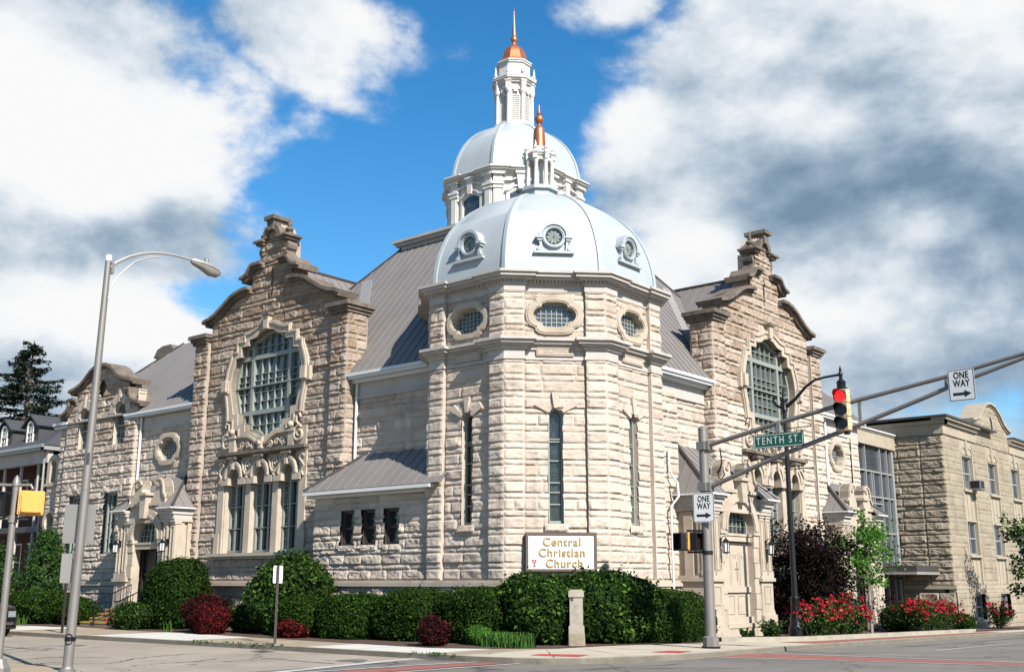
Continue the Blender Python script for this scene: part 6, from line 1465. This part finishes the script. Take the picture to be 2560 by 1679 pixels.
for z in (5.38, 4.25):
    MB().lathe([(.155, z-.12), (.155, z+.12)], (MX, MY), 16).box(FT, MX-.12, MX+.12, -MY+.11, -MY+.22, z-.12, z+.12).box(FL, MY-.12, MY+.12, -MX+.11, -MX+.19, z-.11, z+.11).build('arm_clamp', 'galvanized', pole)
MB().tube([(MX+.02, MY-.5, 5.3), (MX, MY-.55, 4.9), (MX, MY-.42, 4.55), (MX, MY-.5, 4.42), (MX, MY-.62, 4.55), (MX, MY-.55, 4.8), (MX, MY-.38, 4.62)], .02, 6).build('cable_loop', 'black_metal', mast)
# one way sign on the mast and on the arm
ow = thing('road_sign', 'white one way sign strapped to the grey mast', 'road sign', (MX-.2, MY, 3.7), 'one way signs'); f = frame_to((MX, MY), 262)
sign_plate(ow, f, .02, 3.69, .61, .80, .195, ('ONE', 'WAY')); MB().box(f, -.05, .05, .12, .195, 3.3, 4.05).lathe([(.15, 3.24), (.15, 3.30)], (MX, MY), 16).build('bracket', 'galvanized', ow)
ow2 = thing('road_sign', 'white one way sign hanging high on the mast arms', 'road sign', (MX-.1, -12.2, 6.27), 'one way signs'); f = Fr((MX, -12.19), (0, 1), (-1, 0))
sign_plate(ow2, f, 0, 6.27, .61, .76, .13, ('ONE', 'WAY')); MB().box(f, -.05, .05, .06, .13, 5.95, 6.6).build('bracket', 'galvanized', ow2)
# street name sign
tn = thing('street_name_sign', 'green street name sign reading TENTH ST. between the arms', 'street sign', (MX-.12, -7.42, 5.34)); f = Fr((MX, -7.42), (0, 1), (-1, 0))
pl = MB().prism(f, round_rect(-.715, .715, 5.155, 5.535, .04), .125, .132).build('sign_plate', 'sign_green', tn)
MB().ring(f, round_rect(-.69, .69, 5.18, 5.51, .03), round_rect(-.675, .675, 5.195, 5.495, .02), .13, .1345).build('border', 'sign_white', pl)
text_mesh('lettering', 'TENTH ST.', .275, f, 0, 5.345, .133, 'sign_white', pl, .0015, bold=.001, sx=.74, spacing=1.36)
MB().box(f, -.04, .04, .05, .125, 5.1, 5.85).build('bracket', 'galvanized', tn)
# three-light signal head, facing along the right-hand street
sig = thing('traffic_light', 'weathered yellow traffic light showing red on the mast arms', 'traffic light', (MX-.2, -9.27, 5.95)); f = frame_to((MX-.03, -9.27), 275)
hd = MB()
for k in range(3):
    z = 5.95+(1-k)*.355; hd.prism(f, round_rect(-.17, .17, z-.172, z+.172, .03), .05, .26)
hs = hd.build('housing', 'signal_old', sig)
for k, mm in enumerate(('red_lens', 'lens_off', 'lens_off')):
    z = 5.95+(1-k)*.355; le = MB().disc(f, 0, z, .145, .24, .272, 20).build('lens', mm, hs)
    vs = MB(); n = 20; t0, t1 = R(-35), R(215); o = []
    for r in (.165, .155):
        for w_, dz in ((.26, 0), (.48, .0)): o.append([f.p(r*math.cos(t0+(t1-t0)*i/n), w_*(1 if w_ < .3 else (.62+.38*math.sin(max(0, min(math.pi, t0+(t1-t0)*i/n+.0))) )) if w_ > .3 else w_, z+r*math.sin(t0+(t1-t0)*i/n)) for i in range(n+1)])
    V = [p for q in o for p in q]; k1 = n+1
    vs.add(V, [(i, i+1, k1+i+1, k1+i) for i in range(n)]+[(2*k1+i, 2*k1+i+1, 3*k1+i+1, 3*k1+i) for i in range(n)]+[(k1+i, k1+i+1, 3*k1+i+1, 3*k1+i) for i in range(n)])
    vs.build('visor', 'black_metal', hs)
MB().disc(f, 0, 5.95+.355, .146, .271, .274, 20)
MB().box(f, -.06, .06, -.05, .06, 5.35, 6.55).build('bracket', 'black_metal', sig)
MB().tube([f.p(-.16, .02, 6.45), f.p(-.27, 0, 6.3), f.p(-.24, 0, 5.6), f.p(-.16, .02, 5.45)], .012, 5).build('cable', 'black_metal', sig)
# pedestrian heads
def ped_head(name, label, o, ang, z, group, mm='black_metal', back='signal_yellow', face='black_metal', s=1.0, parent=None):
    t = thing(name, label, 'pedestrian signal', (o[0], o[1], z), group); f = frame_to(o, ang); h = .24*s
    MB().prism(f, round_rect(-h, h, z-h, z+h, .04), -.16, .04).build('housing', back, t)
    k = MB().ring(f, round_rect(-h, h, z-h, z+h, .03), round_rect(-h+.03, h-.03, z-h+.03, z+h-.03, .02), .0, .20); k.build('visor', face, t)
    MB().box(f, -h+.03, h-.03, .04, .06, z-h+.03, z+h-.03).build('lens', 'lens_off', t)
    MB().prism(f, round_rect(-h*.9, h*.9, z-h*.9, z+h*.9, .05), -.20, -.16).prism(f, round_rect(-h*.78, h*.78, z-h*.78, z+h*.78, .05), -.26, -.20).build('back', back, t); return t
ped_head('pedestrian_signal', 'black and yellow pedestrian signal nearest the grey mast', (MX-.27, MY+.22), 182, 2.78, 'pedestrian signals on the corner mast')
ped_head('pedestrian_signal', 'black and yellow pedestrian signal farther left of the grey mast', (MX-.42, MY+.48), 300, 2.78, 'pedestrian signals on the corner mast')
for z in (2.5, 3.07): MB().tube([(MX, MY, z), (MX-.2, MY+.2, z), (MX-.38, MY+.40, z)], .03, 6).build('signal_bracket', 'black_metal', mast)
MB().lathe([(.152, 2.44), (.152, 2.54)], (MX, MY), 16).build('strap', 'black_metal', mast)
# --- ornamental black lamp post
LX, LY = 8.94, -3.3; lg = gz(LX)
lp = thing('lamp_post', 'ornate black lamp post with one curved arm by the roses', 'lamp post', (LX, LY, lg))
MB().lathe([(.30, lg-.05), (.30, lg+.06), (.27, lg+.10), (.27, lg+.34), (.22, lg+.42), (.19, lg+.75), (.20, lg+.80), (.16, lg+.86), (.15, lg+1.3), (.17, lg+1.34), (.13, lg+1.40)], (LX, LY), 16).build('base', 'black_metal', lp, smooth=True, sharp=30)
MB().lathe([(.100, lg+1.3), (.075, 7.6), (.12, 7.62), (.12, 7.7), (.10, 7.75), (.10, 7.95), (.13, 7.98), (.09, 8.04), (.05, 8.12), (.07, 8.2), (.04, 8.27), (.055, 8.33), (.03, 8.40), (.045, 8.45), (.01, 8.56)], (LX, LY), 14).build('post', 'black_metal', lp, smooth=True, sharp=40)
MB().tube([(LX, LY-.1, 7.78), (LX, LY-.45, 8.02), (LX, LY-.85, 8.40), (LX, LY-1.2, 8.60), (LX, LY-1.6, 8.66), (LX, LY-2.1, 8.68)], [.075, .06, .05, .045, .04, .045], 10).build('arm', 'black_metal', lp, smooth=True)
MB().tube([(LX, LY+.05, 7.72), (LX, LY+.28, 7.84), (LX, LY+.42, 8.02), (LX, LY+.36, 8.16), (LX, LY+.27, 8.1)], [.05, .055, .055, .05, .04], 8).build('scroll', 'black_metal', lp, smooth=True)
hx, hy = LX, LY-2.15
hl = MB().lathe([(.30, 7.86), (.29, 7.95), (.22, 8.08), (.15, 8.14), (.15, 8.36), (.17, 8.40), (.13, 8.46), (.06, 8.52), (.06, 8.62), (.085, 8.68), (.06, 8.76), (.035, 8.8), (.05, 8.84), (.01, 9.0)], (hx, hy), 16).build('lamp_head', 'black_metal', lp, smooth=True, sharp=40); MB().lathe([(.02, 7.72), (.16, 7.76), (.25, 7.87)], (hx, hy), 14).build('lamp_glass', 'lamp_glass', hl, smooth=True)
for z, d in ((7.0, -.95), (5.56, -.95), (4.86, .9)):
    MB().tube([(LX, LY, z), (LX, LY+d, z+.01)], .018, 6).ball((LX, LY+d, z+.01), .03, 8, 6).build('banner_bracket', 'black_metal', lp)
# --- cobra-head street lamp by the left street
SX, SY = -15.02, .71; TX, TY = SX-.16, SY+.14    # the pole leans a little
sl = thing('street_lamp', 'tall grey tapered street lamp leaning over the left street', 'street lamp', (SX, SY, 0))
def lean(z): k = z/8.5; return (SX+.09*k, SY-.06*k, z)
MB().tube([lean(0), lean(.04), lean(.05), lean(.10)], [.16, .16, .12, .105], 18).build('base', 'galvanized', sl)
sp = MB().tube([lean(z) for z in (0.05, 2, 4, 6, 8.40)], [.098, .091, .082, .073, .062], 20).build('pole', 'galvanized', sl, smooth=True, sharp=60)
MB().tube([lean(8.38), lean(8.51)], .068, 16).build('pole_cap', 'sign_white', sp)
def armp(d, z): p = lean(8.3); return (p[0]+d, p[1], z)
MB().tube([armp(.06, 8.25), armp(.2, 8.40), armp(.48, 8.59), armp(.75, 8.72), armp(1.03, 8.81), armp(1.3, 8.86), armp(1.58, 8.885), armp(1.85, 8.885), armp(2.1, 8.87)], [.045, .038, .034, .032, .031, .03, .029, .028, .027], 10).build('arm', 'galv_light', sl, smooth=True)
MB().tube([armp(.04, 7.42), armp(.06, 7.55), armp(.14, 7.9), armp(.28, 8.14), armp(.6, 8.50), armp(.9, 8.66), armp(1.18, 8.74)], .016, 8).build('brace', 'galv_light', sl, smooth=True); MB().box(Fr(lean(8.25)[:2], (1, 0), (0, -1)), .06, .13, -.05, .05, 8.12, 8.36).build('arm_bracket', 'galvanized', sp)
def cobra():
    V = []; S = [(2.02, .04, 8.865, .045, .045), (2.08, .09, 8.86, .075, .07), (2.28, .125, 8.835, .09, .11), (2.5, .145, 8.80, .10, .18), (2.7, .11, 8.765, .08, .14), (2.81, .035, 8.74, .04, .04)]; n = 16; m1, m2 = MB(), MB()
    for i, (d, hw, z, u, dn) in enumerate(S):
        c = armp(d, z); V.append([(c[0], c[1]+hw*math.cos(2*math.pi*k/n), c[2]+(u if math.sin(2*math.pi*k/n) >= 0 else .03)*math.sin(2*math.pi*k/n)) for k in range(n)])
    m1.add([p for r in V for p in r], [(i*n+k, i*n+(k+1) % n, (i+1)*n+(k+1) % n, (i+1)*n+k) for i in range(len(S)-1) for k in range(n)]+[tuple(range(n)), tuple(range((len(S)-1)*n, len(S)*n))])
    W = [[(armp(d, z)[0], armp(d, z)[1]+hw*.9*math.cos(math.pi*k/n+math.pi), z-.02+dn*math.sin(math.pi*k/n+math.pi)) for k in range(n+1)] for d, hw, z, u, dn in S]; q = n+1
    m2.add([p for r in W for p in r], [(i*q+k, i*q+k+1, (i+1)*q+k+1, (i+1)*q+k) for i in range(len(S)-1) for k in range(n)])
    h = m1.build('lamp_head', 'galv_light', sl, smooth=True); m2.build('lamp_glass', 'cobra_glass', h, smooth=True); c = armp(2.42, 8.9); MB().lathe([(.05, 8.90), (.05, 9.0)], c, 12).build('photocell', 'sign_back', h)
cobra()
for z in (3.02, 2.30, 1.55, 3.55): 
    MB().tube([lean(z-.02), lean(z+.02)], .0945-.002*z, 18).build('strap', 'galvanized', sp)
MB().tube([lean(.58), lean(.66)], .102, 18).build('black_band', 'black_metal', sp)
MB().tube([(lean(.6)[0]-.075+.085*math.cos(t)*.6, lean(.6)[1]-.075-.085*math.cos(t)*.7, .62+.10*math.sin(t)) for t in [i*2*math.pi/14 for i in range(15)]], .008, 5).build('wire_ring', 'black_metal', sp)
MB().box(frame_to(lean(4.1)[:2], 215), -.03, .03, .05, .095, 4.05, 4.28).build('hand_hole', 'bronze_post', sp)
# signs strapped to the lamp pole, seen from behind
for (az, a, z, wd, ht, lab) in ((44, .08, 2.86, .61, .78, 'back of the wide grey sign plate, upper of two strapped to the lamp pole'), (38, .225, 1.98, .22, .58, 'back of the narrow sign plate, lower of two strapped to the lamp pole')):
    p = lean(z); f = frame_to(p[:2], az); s = thing('sign_plate', lab, 'sign', p, 'plates strapped to the street lamp'); MB().prism(f, round_rect(a-wd/2, a+wd/2, z-ht/2, z+ht/2, .03), .110, .117).build('plate', 'sign_back', s); MB().box(f, -.03, .03, .07, .110, z-ht/2+.05, z+ht/2-.05).build('strap', 'galvanized', s)
# --- pedestrian signal pole at the far left
PX, PY = -16.04, 1.45
pp = thing('signal_pole', 'short grey pole with a pointed cap at the left edge', 'signal pole', (PX, PY, 0))
def lean2(z): return (PX, PY, z)
MB().lathe([(.24, 0), (.24, .10), (.17, .20), (.15, .26)], (PX, PY), 8).build('base', 'galvanized', pp)
MB().tube([lean2(.2), lean2(3.60)], [.070, .064], 16).build('pole', 'galvanized', pp, smooth=True, sharp=60)
MB().tube([lean2(3.58), lean2(3.64), lean2(3.66), lean2(3.74), lean2(3.80)], [.08, .08, .075, .05, .012], 14).build('pole_cap', 'galvanized', pp, smooth=True, sharp=40)
rv = Vector((math.cos(YAW), -math.sin(YAW), 0))
def off(z, a): p = lean2(z); return (p[0]+rv.x*a, p[1]+rv.y*a, z)
MB().tube([off(3.60, -.5), off(3.60, -.1), off(3.60, .30), off(3.52, .34)], .032, 8).tube([off(2.94, -.3), off(2.94, .30)], .026, 8).build('bracket', 'galvanized', pp)
MB().tube([lean2(2.86), lean2(3.0)], .088, 14).build('clamp', 'galvanized', pp)
h1 = off(3.25, .32); h2 = off(3.25, -.34)
ped_head('pedestrian_signal', 'yellow pedestrian signal seen from behind at the left edge', h1[:2], 22, 3.24, 'pedestrian signals on the left pole')
ped_head('pedestrian_signal', 'black pedestrian signal cut by the left edge', h2[:2], 230, 3.22, 'pedestrian signals on the left pole', back='black_metal')
# --- two brown sign posts along the left kerb
def post_sign(label, x, y, zt, zp, wd, ht, az):
    t = thing('sign_post', label, 'sign post', (x, y, 0)); f = frame_to((x, y), az); MB().box(f, -.035, .035, -.03, .03, 0, zt).build('post', 'bronze_post', t); MB().prism(f, round_rect(-wd/2, wd/2, zp-ht/2, zp+ht/2, .04), -.045, -.036).build('plate', 'sign_back', t)
    return t
p1 = post_sign('brown signpost with a small white plate seen from behind', -6.1, 5.6, 2.19, 1.93, .27, .50, 215)
for c in p1.children:
    if c.name.startswith('plate'): c.data.materials[0] = MATS['sign_white']
post_sign('brown signpost with a narrow plate behind the street lamp', -6.6, 16.6, 2.4, 1.95, .36, .95, 255)
